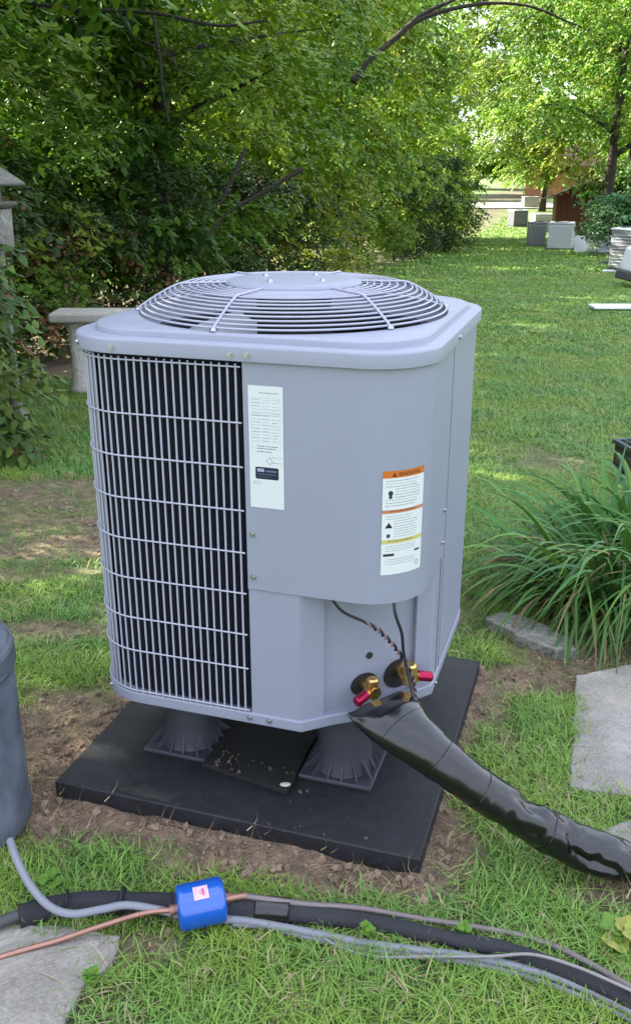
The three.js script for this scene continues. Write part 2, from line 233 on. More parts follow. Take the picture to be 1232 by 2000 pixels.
// ---------------------------------------------------------------- the condensing unit
const unit = thing('condenser_unit', 'blue grey outdoor condenser unit with wire grille and fan guard on black pad', 'air conditioner', UNIT.x, 0.034, UNIT.z, UNIT.turn);
unit.scale.y = 0.988;
{
  const H = 0.395, R = 0.132, YB = 0.229, YL = 1.085;
  // base pan, its front right corner cut off under the valves
  const arcPts = (cx, cz, r, a0, a1, n = 10) => { const p = []; for (let i = 0; i <= n; i++) { const a = lerp(a0, a1, i / n); p.push([cx + r * Math.cos(a), cz + r * Math.sin(a)]); } return p; };
  const basePts = (h, c) => { const r = R, P = Math.PI; return [[h, c], ...[], [c + 0.115, h - 0.088], [c + 0.06, h - 0.05], [c, h], ...arcPts(-h + r, h - r, r, P / 2, P), ...arcPts(-h + r, -h + r, r, P, 1.5 * P), ...arcPts(h - r, -h + r, r, 1.5 * P, 2 * P)]; };
  part('base_pan', prism(basePts(H + 0.001, 0.145), YB, 0.258, 0.004), M.paint, unit);
  const coilPts = (h0, r0) => [[h0, 0.10], [0.10, h0], ...arcPts(-h0 + r0, h0 - r0, r0, Math.PI / 2, Math.PI), ...arcPts(-h0 + r0, -h0 + r0, r0, Math.PI, 1.5 * Math.PI), ...arcPts(h0 - r0, -h0 + r0, r0, 1.5 * Math.PI, 2 * Math.PI)];
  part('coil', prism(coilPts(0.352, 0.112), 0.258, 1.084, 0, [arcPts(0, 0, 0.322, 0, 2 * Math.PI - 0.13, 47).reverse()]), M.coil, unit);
  { // upright fins round the coil
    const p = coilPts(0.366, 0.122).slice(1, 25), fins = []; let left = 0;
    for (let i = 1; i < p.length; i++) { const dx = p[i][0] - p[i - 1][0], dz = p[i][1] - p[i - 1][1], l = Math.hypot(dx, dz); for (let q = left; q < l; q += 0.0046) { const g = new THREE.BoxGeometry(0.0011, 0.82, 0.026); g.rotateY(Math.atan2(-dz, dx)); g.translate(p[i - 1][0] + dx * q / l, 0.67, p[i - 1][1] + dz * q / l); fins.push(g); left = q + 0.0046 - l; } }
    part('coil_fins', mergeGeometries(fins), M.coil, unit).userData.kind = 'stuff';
  }
  part('floor_plate', prism(arcPts(0, 0, 0.324, 0, 2 * Math.PI - 0.13, 47), 0.262, 0.275), M.dark, unit);
  // wrap-round upper cover and lower panels
  const cornerArc = arcPts(H - R, H - R, R, Math.PI / 2, 0, 14);
  const coverPath = [[0.0245, H], [0.1, H], [0.18, H], [0.25, H], ...cornerArc, [H, 0.2], [H, 0.085]];
  part('service_cover', sheet(coverPath.map(([u, w]) => [u, w]), -0.003, 0.578, YL + 0.004), M.paint, unit);
  part('lower_panel', sheet([[0.0245, H - 0.004], [0.140, H - 0.004], [0.143, H - 0.006], [0.184, 0.349], [0.178, 0.343]], -0.003, 0.255, 0.574), M.paint, unit);
  const vp = part('valve_plate', sheet([[0.172, 0.345], [0.363, 0.154]], -0.003, 0.255, 0.585), M.paint, unit);
  part('corner_post', sheet([[0.350, 0.170], [0.358, 0.181], [0.388, 0.151], [H - 0.004, 0.144], [H - 0.004, 0.088]], -0.003, 0.255, YL), M.paint, unit);
  part('side_rail', sheet([[0.379, 0.080], [H - 0.002, 0.080], [H - 0.002, 0.058]], -0.003, 0.255, YL), M.paint, unit);
  // wire grille round the other sides
  const h = 0.391, grille = new THREE.Group(); grille.name = 'wire_grille'; unit.add(grille);
  const gp = [[0.0195, h], ...arcPts(-h + R, h - R, R, Math.PI / 2, Math.PI, 12), ...arcPts(-h + R, -h + R, R, Math.PI, 1.5 * Math.PI, 12), [h - R, -h]];
  part('side_panel', sheet([...arcPts(H - R - 0.001, -H + R + 0.001, R, 1.5 * Math.PI, 2 * Math.PI, 12), [H - 0.001, -0.1], [H - 0.001, 0.054]].reverse(), -0.003, 0.255, YL - 0.014), M.paint, unit);
  const L = [0]; for (let i = 1; i < gp.length; i++) L.push(L[i - 1] + Math.hypot(gp[i][0] - gp[i - 1][0], gp[i][1] - gp[i - 1][1]));
  const at = (s) => { let i = 1; while (i < L.length - 1 && s > L[i]) i++; const t = (s - L[i - 1]) / (L[i] - L[i - 1]); return [lerp(gp[i - 1][0], gp[i][0], t), lerp(gp[i - 1][1], gp[i][1], t)]; };
  const total = L[L.length - 1];
  for (let s = 0.011; s < total; s += 0.01745) { const [u, w] = at(s), m = part('upright_wire', wireGeo, M.wire, grille); m.scale.set(0.0024, 0.818, 0.0024); m.position.set(u, 0.667, w); }
  const loop = gp.map(([u, w]) => V(u * 1.008, 0, w * 1.008)); const cross = new THREE.CurvePath(); for (let i = 1; i < loop.length; i++) cross.add(new THREE.LineCurve3(loop[i - 1], loop[i]));
  const crossGeo = new THREE.TubeGeometry(cross, 160, 0.0021, 6);
  for (const y of [1.07, 0.953, 0.857, 0.759, 0.661, 0.563, 0.461, 0.374, 0.264]) { const m = part('cross_wire', crossGeo, M.wire, grille); m.position.y = y; }
  part('coil_corner_post', sheet([...arcPts(-0.385 + R, 0.385 - R, R, Math.PI * 0.70, Math.PI, 8), [-0.385, 0.20]], 0.003, 0.262, 1.078), M.paint, unit);
  // lid: rounded square outside, round fan opening inside
  const N = 160, half = (hh, rr, a) => { const dx = Math.cos(a), dz = Math.sin(a); let lo = 0, hi = hh * 1.5; for (let i = 0; i < 30; i++) { const t = (lo + hi) / 2, qx = Math.abs(dx * t) - (hh - rr), qz = Math.abs(dz * t) - (hh - rr); const sd = Math.hypot(Math.max(qx, 0), Math.max(qz, 0)) + Math.min(Math.max(qx, qz), 0) - rr; sd > 0 ? hi = t : lo = t; } return lo; };
const rings = [[0.396, 0.132, 1.087], [0.403, 0.14, 1.0825], [0.4045, 0.141, 1.084], [0.4045, 0.141, 1.1075], [0.4035, 0.1405, 1.1115], [0.4005, 0.139, 1.1145], [0.396, 0.136, 1.1155], [0.3795, 0.142, 1.1165], [0.3775, 0.144, 1.1155], [0.3755, 0.145, 1.1165], [0.3735, 0.147, 1.1265], [0.372, 0.148, 1.1285], [0.3705, 0.15, 1.129], [0.3685, 0.157, 1.13]].map(([hh, rr, y]) => (a) => [half(hh, rr, a), y]);
  rings.push(() => [0.3655, 1.1320], () => [0.3610, 1.1320], () => [0.3580, 1.130], () => [0.355, 1.124], () => [0.347, 1.09], () => [0.325, 1.04]);
  const pos = [], idx = [], uv = []; rings.forEach((f, j) => { for (let i = 0; i <= N; i++) { const a = -i / N * 2 * Math.PI, [r, y] = f(a); pos.push(r * Math.cos(a), y, r * Math.sin(a)); uv.push(r * Math.cos(a), r * Math.sin(a) + y); } });
  for (let j = 0; j < rings.length - 1; j++) for (let i = 0; i < N; i++) { const a = j * (N + 1) + i, b = a + N + 1; idx.push(a, a + 1, b, a + 1, b + 1, b); }
  let lid = new THREE.BufferGeometry(); lid.setAttribute('position', new THREE.Float32BufferAttribute(pos, 3)); lid.setAttribute('uv', new THREE.Float32BufferAttribute(uv, 2)); lid.setIndex(idx); lid = toCreasedNormals(lid, 0.42);
  part('top_cover', lid, M.paint, unit);
  // fan guard
  const guard = new THREE.Group(); guard.name = 'fan_guard'; unit.add(guard);
  const dome = (r) => r > 0.262 ? lerp(1.1935, 1.142, Math.pow((r - 0.262) / 0.095, 1.25)) : 1.1935 + (0.262 - r) * 0.02;
  for (const r of [0.356, 0.345, 0.3335, 0.322, 0.3105, 0.299, 0.2875, 0.276, 0.260, 0.242, 0.224, 0.206, 0.188, 0.172]) { const t = new THREE.TorusGeometry(r, 0.0025, 6, 96); t.rotateX(Math.PI / 2); t.translate(0, dome(r) - 0.0035, 0); part('guard_ring', t, M.wire, guard); }
  for (let k = 0; k < 6; k++) { const a = (38 + 60 * k) * Math.PI / 180, p = []; for (let i = 0; i <= 16; i++) { const r = lerp(0.11, 0.357, i / 16); p.push(V(r * Math.cos(a), dome(r), r * Math.sin(a))); } p.push(V(0.3635 * Math.cos(a), 1.1365, 0.3635 * Math.sin(a))); part('guard_spoke', tube(p, 0.0030, 48, 6), M.wire, guard); const c = new THREE.CylinderGeometry(0.007, 0.008, 0.006, 6); c.translate(0.3625 * Math.cos(a), 1.1370, 0.3625 * Math.sin(a)); part('guard_screw', c, M.steel, guard); }
  part('motor_plate', new THREE.LatheGeometry([[0, 1.2035], [0.11, 1.2025], [0.154, 1.2000], [0.160, 1.193], [0.156, 1.1925], [0, 1.196]].map(q => new THREE.Vector2(...q)), 64), M.paint, guard);
  for (let k = 0; k < 4; k++) { const a = (20 + 90 * k) * Math.PI / 180, c = new THREE.CylinderGeometry(0.006, 0.007, 0.006, 6); c.translate(0.085 * Math.cos(a), 1.2055, 0.085 * Math.sin(a)); part('motor_bolt', c, M.steel, guard); }
  const fan = new THREE.Group(); fan.name = 'fan'; unit.add(fan);
  part('motor', new THREE.CylinderGeometry(0.088, 0.088, 0.13, 32).translate(0, 1.125, 0), M.dark, fan);
  for (let k = 0; k < 3; k++) { const g = new THREE.PlaneGeometry(0.23, 0.2, 10, 6), q = g.attributes.position; for (let i = 0; i < q.count; i++) { const r = 0.19 + q.getX(i), v = q.getY(i) * (0.7 + (r - 0.07) * 2.2); q.setXYZ(i, r * Math.cos(v / 0.2), 1.06 + v * 0.25, r * Math.sin(v / 0.2)); } g.computeVertexNormals(); g.rotateY(k * 2 * Math.PI / 3 + 0.9); part('blade', g, std(C(0.28, 0.29, 0.33), 0.45, { side: THREE.DoubleSide }), fan); }
  part('hub', new THREE.CylinderGeometry(0.05, 0.05, 0.05, 24).translate(0, 1.045, 0), M.dark, fan);
  // screws
  const head = mergeGeometries([new THREE.CylinderGeometry(0.0085, 0.0085, 0.0018, 14).translate(0, 0.0009, 0), new THREE.CylinderGeometry(0.0052, 0.0055, 0.005, 6).translate(0, 0.0042, 0)]);
  const screwAt = (u, y, w, nx, nzz) => { const m = part('screw', head, M.steel, unit); m.position.set(u, y, w); m.scale.setScalar(0.8); m.quaternion.setFromUnitVectors(V(0, 1, 0), V(nx, 0, nzz).normalize()); };
  for (const [u, y] of [[0.0375, 0.708], [0.0375, 0.607]]) screwAt(u, y, H + 0.0003, 0, 1);
  for (const u of [0.003, 0.039, -0.26]) screwAt(u, 1.0965, 0.4045, 0, 1);
  for (const u of [0.02, 0.068]) screwAt(u, 0.246, 0.3965, 0, 1);
  screwAt(-0.3635, 1.096, 0.3635, -0.7, 0.7); screwAt(0.4045, 1.097, 0.07, 1, 0); screwAt(H + 0.0005, 0.70, 0.1, 1, 0); screwAt(H + 0.0005, 0.62, 0.105, 1, 0); screwAt(0.3965, 0.243, 0.11, 1, 0); screwAt(-0.357, 0.246, 0.357, -0.7, 0.7);
  // printed labels
  const t1 = canvasTex(300, 1052, (x, w, h2) => {
    const r = rng(11); x.fillStyle = '#eceef0'; x.fillRect(0, 0, w, h2);
    smallPrint(x, r, 95, 55, 170, 14, '#8f959c');
    for (let y = 110; y < 470; y += 27) for (const [a, b] of [[30, 60 + r() * 30], [120, 50 + r() * 40], [205, 40 + r() * 40]]) smallPrint(x, r, a, y + r() * 6, b, 9, r() < 0.3 ? '#7d8790' : '#b2bac2');
    x.strokeStyle = '#b9c0c6'; x.lineWidth = 2; for (const y of [100, 245, 390]) x.strokeRect(24, y, 252, 140);
    for (const y of [505, 525, 552]) smallPrint(x, r, 70, y, 180 - (y - 505), 13, '#6d7a8a');
    x.strokeStyle = '#98a49f'; x.lineWidth = 5; x.beginPath(); x.moveTo(150, 630); x.lineTo(180, 600); x.lineTo(205, 640); x.lineTo(175, 665); x.closePath(); x.stroke(); smallPrint(x, r, 190, 600, 90, 9, '#9aa3aa'); smallPrint(x, r, 205, 645, 80, 10, '#8c959c');
    x.fillStyle = '#141a34'; x.beginPath(); x.roundRect(50, 690, 205, 105, 14); x.fill();
    x.fillStyle = '#a9b0d0'; x.fillRect(66, 704, 62, 28); x.fillStyle = '#6a7399'; x.fillRect(140, 714, 100, 16); smallPrint(x, r, 66, 748, 170, 12, '#76809f'); smallPrint(x, r, 66, 770, 120, 10, '#5c6688');
    for (const y of [818, 836]) smallPrint(x, r, 28, y, 80, 12, '#a5adb8');
  });
  part('rating_label', ribbon([[0.036, H + 0.0009], [0.1105, H + 0.0009]], 0.772, 1.035), std(C(0.70, 0.70, 0.70), 0.4, { map: t1, side: THREE.DoubleSide }), unit);
  const t2 = canvasTex(460, 1000, (x, w, h2) => {
    const r = rng(12); x.fillStyle = '#eef0f0'; x.fillRect(0, 0, w, h2);
    x.fillStyle = '#d9762a'; x.fillRect(0, 0, w, 66); x.fillStyle = '#5a2c14'; x.beginPath(); x.moveTo(88, 56); x.lineTo(112, 14); x.lineTo(136, 56); x.fill(); x.font = 'bold 52px sans-serif'; x.fillText('WARNING', 150, 53);
    for (let y = 90; y < 340; y += 26) smallPrint(x, r, y > 160 && y < 270 ? 125 : 30, y, y > 160 && y < 270 ? 280 : 380 - r() * 90, 12, r() < 0.4 ? '#7f8890' : '#a9b1b8');
    x.fillStyle = '#30363e'; x.beginPath(); x.arc(78, 208, 24, 0, 7); x.fill(); x.fillRect(62, 226, 32, 34);
    x.fillStyle = '#cf8a62'; x.fillRect(0, 366, w, 34); smallPrint(x, r, 60, 376, 300, 18, '#7c4630');
    for (let y = 424; y < 640; y += 25) smallPrint(x, r, y > 450 ? 120 : 40, y, 290 - r() * 60, 12, '#9aa6ac');
    x.fillStyle = '#12161e'; x.beginPath(); x.moveTo(30, 540); x.lineTo(68, 486); x.lineTo(106, 540); x.fill(); x.fillStyle = '#48506a'; x.beginPath(); x.arc(66, 616, 20, 0, 7); x.fill();
    x.fillStyle = '#d8d07e'; x.fillRect(0, 654, w, 40); smallPrint(x, r, 60, 664, 280, 20, '#8c8450');
    for (const y of [716, 738, 760, 846, 868, 892]) smallPrint(x, r, 40, y, 330, 12, '#a3acb4');
    x.fillStyle = '#20282e'; x.fillRect(20, 792, 110, 24); x.fillRect(360, 790, 70, 18); x.strokeStyle = '#8a949c'; x.lineWidth = 8; x.beginPath(); x.arc(395, 925, 20, 0, 7); x.stroke();
  });
  const ro = R + 0.001, sweepPath = [[0.311, H + 0.001], ...arcPts(H - R, H - R, ro, Math.PI / 2, Math.PI * 0.13, 14).filter(q => q[0] > 0.318)]; sweepPath[0][0] = 0.316; sweepPath[0][1] = Math.sqrt(ro * ro - (0.316 - H + R) ** 2) + H - R;
  part('warning_label', ribbon(sweepPath, 0.645, 0.874), std(C(0.72, 0.72, 0.72), 0.4, { map: t2, side: THREE.DoubleSide }), unit);
  // holes and valves on the cut corner: plane u + w = 0.511
  const n = V(1, 0, 1).normalize(), tdir = V(1, 0, -1).normalize();
  const onPlate = (s, y, out) => V(0.2675, y, 0.2495).addScaledVector(tdir, s).addScaledVector(n, out);
  const hole = (s, y, r, sy = 1) => { const g = new THREE.CylinderGeometry(r, r, 0.002, 24); g.rotateX(Math.PI / 2); g.scale(1, sy, 1); g.rotateY(Math.PI / 4); const p = onPlate(s, y, 0.0011); g.translate(p.x, p.y, p.z); part('opening', g, M.dark, unit); };
  hole(-0.005, 0.375, 0.0085); hole(-0.018, 0.302, 0.036, 0.8); hole(0.075, 0.305, 0.04, 0.95);
  const valve = (s, y, k) => {
    const v = new THREE.Group(); v.name = 'service_valve'; unit.add(v);
    const o = onPlate(s, y, 0), P = (a, b, c) => o.clone().addScaledVector(tdir, a).add(V(0, b, 0)).addScaledVector(n, c);
    part('valve_body', mergeGeometries([bar(P(0, 0, -0.01), P(0, 0, 0.05), 0.013 * k, 16), bar(P(0, 0, 0.03), P(0, 0, 0.058), 0.0185 * k, 6), bar(P(0, -0.02, 0.04), P(0, 0.012, 0.04), 0.012 * k, 14)]), M.brass, v);
    part('stem_cap', mergeGeometries([bar(P(0, 0.008, 0.042), P(0, 0.03, 0.042), 0.0185 * k, 6), bar(P(0, 0.03, 0.042), P(0, 0.034, 0.042), 0.017 * k, 6, 0.013 * k)]), M.brass, v);
    const dir = k > 1 ? 1 : -1; part('port_cap', mergeGeometries([bar(P(dir * 0.022, 0, 0.05), P(dir * 0.050, -0.005, 0.060), 0.0125, 20), bar(P(dir * 0.050, -0.005, 0.060), P(dir * 0.0535, -0.0055, 0.061), 0.0125, 20, 0.0100)]), M.redcap, v);
    part('port', bar(P(dir * 0.008, 0, 0.046), P(dir * 0.026, 0, 0.051), 0.008, 12), M.brass, v);
  };
  valve(-0.020, 0.306, 0.85); valve(0.078, 0.318, 1.15);
}

// ---------------------------------------------------------------- wrapped line set leaving the unit
{
  const c = curve([G(742, 1372, 0.331), G(768, 1402, 0.318), G(812, 1443, 0.296), G(880, 1500, 0.25), G(960, 1556, 0.185), G(1050, 1612, 0.122), G(1130, 1652, 0.075), G(1232, 1688, 0.048), G(1400, 1735, 0.045)]);
  const line = thing('insulated_line', 'glossy black tape wrapped refrigerant line running from the unit to the paving', 'pipe');
  const W = (t) => lerp(0.088, 0.046, sstep(0.04, 0.42, t)) + 0.003 * sstep(0.5, 0.8, t), Hh = (t) => lerp(0.010, 0.048, sstep(-0.02, 0.15, t)) - 0.005 * sstep(0.25, 0.45, t);
  const cuts = [0, 0.085, 0.20, 0.345, 0.47, 0.66, 1];
  for (let i = 0; i < cuts.length - 1; i++) {
    const a = Math.max(0, cuts[i] - 0.012), b = cuts[i + 1], seed = i * 7.3;
    const g = sweep(c, Math.ceil((b - a) * 360), 48, (t, an) => {
      const ca = Math.cos(an), sa = Math.sin(an), slack = 0.12 + 0.88 * sstep(0.46, 0.62, t);
      const fold = Math.pow(Math.max(0, nz(ca * 1.0 + t * 9, sa * 1.0 + t * 4, t * 15)), 1.1) * -0.026 * slack + nz(ca * 0.8, sa * 0.8 + 4, t * 9) * lerp(0.0015, 0.007, slack) + nz(ca * 2.0, sa * 2.0, t * 20) * lerp(0.0008, 0.0032, slack) + (t < 0.09 ? nz(ca * 2.2, sa * 2.2, 3) * 0.008 * (1 - t / 0.09) : 0);
      return [W(t) + fold + 0.0009 * (b - t) / (b - a), Hh(t) + fold + 0.0009 * (b - t) / (b - a)];
    }, a, b);
    part('tape_wrap', g, M.tape, line);
  }
  // twisted control wires hanging from under the cover
  const wc = curve([G(646, 1168, 0.60), G(670, 1195, 0.565), G(722, 1220, 0.535), G(757, 1248, 0.495), G(785, 1285, 0.44), G(803, 1322, 0.39), G(808, 1352, 0.355), G(806, 1378, 0.33)].map((p, i) => { const q = p.clone(); return q; }));
  const mkStrand = (ph, amp) => { const p = []; for (let i = 0; i <= 240; i++) { const t = i / 240, q = wc.getPoint(t), k = sstep(0.24, 0.34, t) * amp, a = t * 2 * Math.PI * 17 + ph; q.y += Math.cos(a) * k; q.x += Math.sin(a) * k * 0.75; q.z += Math.sin(a) * k * 0.6; p.push(q); } return new THREE.CatmullRomCurve3(p); };
  const wires = thing('control_wire', 'dark twisted pair of control wires drooping over the valve plate', 'wire');
  part('dark_strand', new THREE.TubeGeometry(mkStrand(0, 0.0042), 480, 0.0032, 6), std(C(0.015, 0.012, 0.018), 0.45), wires);
  part('pale_strand', new THREE.TubeGeometry(mkStrand(Math.PI, 0.0042), 480, 0.0026, 6), std(C(0.25, 0.13, 0.15), 0.45), wires);
  const c2 = thing('power_cord', 'thin dark cord dropping straight from the service cover to the valves', 'wire');
  part('cord', tube([G(768, 1172, 0.605), G(772, 1200, 0.575), G(784, 1236, 0.525), G(788, 1275, 0.46), G(800, 1330, 0.39), G(812, 1385, 0.33)], 0.0036, 60, 8), std(C(0.02, 0.02, 0.028), 0.45), c2);
}

// ---------------------------------------------------------------- pipes and filter on the grass
{
  const foam = thing('foam_pipe', 'black foam insulated pipe lying across the grass in front of the pad', 'pipe');
  const fp = curve([[38, 1790], [90, 1776], [160, 1765], [250, 1764], [340, 1768], [440, 1772], [520, 1776], [651, 1791], [754, 1807], [856, 1828], [985, 1855], [1060, 1880], [1150, 1915], [1232, 1955], [1430, 2060]].map(([x, y]) => G(x, y, 0.024)));
  part('foam_sleeve', sweep(fp, 220, 20, (t, a) => { const k = lerp(0.0240, 0.0155, sstep(0.4, 0.6, t)) + nz(t * 30, Math.cos(a), Math.sin(a)) * 0.0025; return [k * 1.03, k * 0.97]; }), M.foam, foam);
  part('inner_pipe', tube([G(60, 1784, 0.03), G(38, 1788, 0.03), G(0, 1802, 0.03), G(-80, 1830, 0.03), G(-220, 1870, 0.03)], 0.0125, 30, 12), std(C(0.05, 0.05, 0.055), 0.6), foam);
  part('tape_band', sweep(fp, 20, 24, (t, a) => { const k = 0.0275 + nz(t * 90, a) * 0.0012; return [k, k]; }, 0.412, 0.455), M.tape, foam);
  for (const t of [0.115, 0.205]) part('cable_tie', sweep(fp, 3, 24, () => [0.031, 0.034], t, t + 0.004), M.dark, foam);
  const cond = thing('grey_conduit', 'grey flexible conduit strapped along the foam pipe from the canister', 'cable');
  const cc = curve([G(20, 1640, 0.12), G(34, 1680, 0.105), G(62, 1732, 0.075), G(100, 1772, 0.055), G(140, 1785, 0.050), G(200, 1776, 0.050), G(245, 1768, 0.050), G(310, 1777, 0.045), G(390, 1795, 0.025), G(470, 1797, 0.018), G(530, 1807, 0.016), G(600, 1820, 0.014), G(702, 1840, 0.012), G(805, 1855, 0.012), G(908, 1867, 0.012), G(1010, 1888, 0.012), G(1113, 1920, 0.012), G(1232, 1976, 0.012), G(1400, 2075, 0.012)]);
  part('conduit_sleeve', sweep(cc, 240, 12, () => [0.0085, 0.0085]), M.conduit, cond);
  const gc = thing('grey_cable', 'slim grey cable lying beside the conduit on the grass', 'cable');
  part('cable_sleeve', tube([G(455, 1806, 0.012), G(520, 1811, 0.010), G(600, 1832, 0.008), G(702, 1853, 0.008), G(805, 1867, 0.008), G(908, 1880, 0.008), G(1010, 1903, 0.008), G(1113, 1938, 0.008), G(1232, 1994, 0.008), G(1400, 2095, 0.008)], 0.0058, 120, 8), std(C(0.15, 0.15, 0.17), 0.45), gc);
  const cu = thing('copper_pipe', 'bright copper pipe rising from the paving to the blue filter', 'pipe');
  part('pipe', tube([G(-160, 1930, 0.012), G(0, 1870, 0.014), G(60, 1852, 0.016), G(110, 1838, 0.02), G(200, 1808, 0.035), G(290, 1782, 0.045), G(350, 1770, 0.05).add(V(0, 0, 0.009))], 0.0058, 60, 12), M.copper, cu);
  const cu2 = thing('tarnished_pipe', 'long tarnished copper pipe curving from the blue filter over the grass', 'pipe');
  part('bright_end', tube([G(432, 1758, 0.055), G(460, 1752, 0.055), G(482, 1749, 0.052)], 0.0075, 12, 12), M.copper, cu2);
  part('pipe', tube([G(478, 1750, 0.053), G(520, 1756, 0.05), G(600, 1766, 0.045), G(702, 1774, 0.035), G(805, 1792, 0.022), G(908, 1808, 0.018), G(1010, 1826, 0.016), G(1087, 1851, 0.020), G(1164, 1890, 0.03), G(1232, 1930, 0.045), G(1400, 2030, 0.05)], 0.0066, 120, 10), M.dullcopper, cu2);
  const pw = thing('pale_wire', 'thin pale wire looped beside the foam pipe', 'wire');
  part('wire', tube([G(632, 1832, 0.02), G(655, 1846, 0.012), G(702, 1863, 0.01), G(743, 1869, 0.01), G(856, 1868, 0.022), G(959, 1868, 0.03), G(1036, 1864, 0.046), G(1113, 1884, 0.05), G(1232, 1935, 0.052), G(1400, 2020, 0.05)], 0.0032, 90, 8), M.palewire, pw);
  // blue filter drier
  const a = G(345, 1768, 0.050).add(V(0, 0, 0.011)), b = G(440, 1762, 0.052).add(V(0, 0, -0.011)), f = thing('filter_drier', 'glossy blue filter drier canister joined to the copper pipe', 'filter', 0, 0, 0);
  const mid = a.clone().add(b).multiplyScalar(0.5), len = a.distanceTo(b), q = new THREE.Quaternion().setFromUnitVectors(V(0, 1, 0), b.clone().sub(a).normalize());
  f.position.set(mid.x, 0, mid.z);
  const place = (g) => { g.applyQuaternion(q); g.translate(0, mid.y, 0); return g; };
  const Rr = 0.0455, hl = len / 2; part('shell', place(new THREE.LatheGeometry([[0, -hl + 0.001], [0.014, -hl + 0.0005], [0.034, -hl + 0.002], [0.0415, -hl + 0.0045], [0.0447, -hl + 0.008], [Rr, -hl + 0.012], [Rr + 0.0010, -hl + 0.014], [Rr, -hl + 0.016], [Rr, hl - 0.016], [Rr + 0.0010, hl - 0.014], [Rr, hl - 0.012], [0.0447, hl - 0.008], [0.0415, hl - 0.0045], [0.034, hl - 0.002], [0.014, hl - 0.0005], [0, hl - 0.001]].map(v => new THREE.Vector2(...v)), 48)), M.blue, f);
  const tl = canvasTex(128, 128, (x) => { const r = rng(3); x.fillStyle = '#dcb6c4'; x.fillRect(0, 0, 128, 128); x.fillStyle = '#c8566c'; x.fillRect(30, 34, 68, 22); x.fillStyle = '#d08296'; x.fillRect(40, 62, 48, 14); for (const y of [12, 24, 100, 112]) smallPrint(x, r, 12, y, 104, 7, '#a98a9c'); });
  const lab = new THREE.CylinderGeometry(Rr + 0.0007, Rr + 0.0007, 0.030, 16, 1, true, 0, 0.62); lab.rotateY(0.02); lab.translate(0, 0.0, 0); lab.rotateY(-Math.PI / 2 + 0.28); part('label', place(lab), std(C(0.9, 0.9, 0.9), 0.5, { map: tl, side: THREE.DoubleSide }), f);
  for (const s of [-1, 1]) part('fitting', place(new THREE.CylinderGeometry(0.0105, 0.0125, 0.016, 16).translate(0, s * (hl + 0.004), 0)), M.copper, f);
}

// ---------------------------------------------------------------- canister at the side
{
  const x = -0.868, z = -1.806, r = 0.186, c = thing('metal_canister', 'slate grey round metal canister with a lipped lid beside the paving', 'canister', x, 0, z);
  part('drum', new THREE.LatheGeometry([[0, 0.004], [r - 0.008, 0.004], [r, 0.012], [r, 0.425], [0, 0.425]].map(v => new THREE.Vector2(...v)), 72), M.slate, c);
  part('lid', new THREE.LatheGeometry([[r + 0.001, 0.413], [r + 0.005, 0.411], [r + 0.007, 0.417], [r + 0.007, 0.455], [r + 0.004, 0.465], [r - 0.008, 0.470], [0, 0.477]].map(v => new THREE.Vector2(...v)), 72), M.slate, c);
}

// ---------------------------------------------------------------- paving and stones
const PAVING = [];
{
  const slab = (name, label, px, y, thick, mat, amp = 0.004) => {
    const pts = px.map(([a, b]) => { const p = G(a, b, y); return [p.x, p.z]; }); PAVING.push(pts);
    const fine = []; pts.forEach((p, i) => { const q = pts[(i + 1) % pts.length], n = Math.ceil(Math.hypot(q[0] - p[0], q[1] - p[1]) / 0.03); for (let k = 0; k < n; k++) { const t = k / n, X = lerp(p[0], q[0], t), Z = lerp(p[1], q[1], t); fine.push([X + nz(X * 30, Z * 30) * amp * 2, Z + nz(X * 30, Z * 30, 9) * amp * 2]); } });
    let area = 0; fine.forEach((p, i) => { const q = fine[(i + 1) % fine.length]; area += p[0] * -q[1] - q[0] * -p[1]; }); if (area < 0) fine.reverse();
    const m = part(name, prism(fine, y - thick, y, 0.006), mat, scene); return tag(m, label, name === 'field_stone' ? 'stone' : 'paving slab');
  };
  slab('paving_slab', 'grey concrete paving slab under the copper pipe', [[-260, 1800], [0, 1800], [120, 1806], [232, 1828], [225, 1872], [165, 1925], [120, 2010], [90, 2120], [-260, 2120]], 0.012, 0.05, M.concrete);
  slab('paving_slab', 'pale concrete paving slab beside the tall grass', [[1125, 1318], [1232, 1296], [1420, 1300], [1500, 1540], [1232, 1552], [1112, 1536]], 0.012, 0.05, M.concrete);
  slab('paving_slab', 'pale concrete paving slab just beyond the wrapped line, mostly overgrown', [[1175, 1618], [1232, 1600], [1420, 1600], [1460, 1700], [1240, 1690], [1172, 1655]], 0.010, 0.05, M.concrete);
  slab('field_stone', 'flat weathered field stone at the foot of the tall grass', [[945, 1206], [985, 1192], [1042, 1210], [1112, 1246], [1122, 1268], [1078, 1266], [1010, 1240]], 0.028, 0.08, M.stone, 0.010);
}
const inPoly = (x, z, p) => { let c = false; for (let i = 0, j = p.length - 1; i < p.length; j = i++) if ((p[i][1] > z) !== (p[j][1] > z) && x < (p[j][0] - p[i][0]) * (z - p[i][1]) / (p[j][1] - p[i][1]) + p[i][0]) c = !c; return c; };

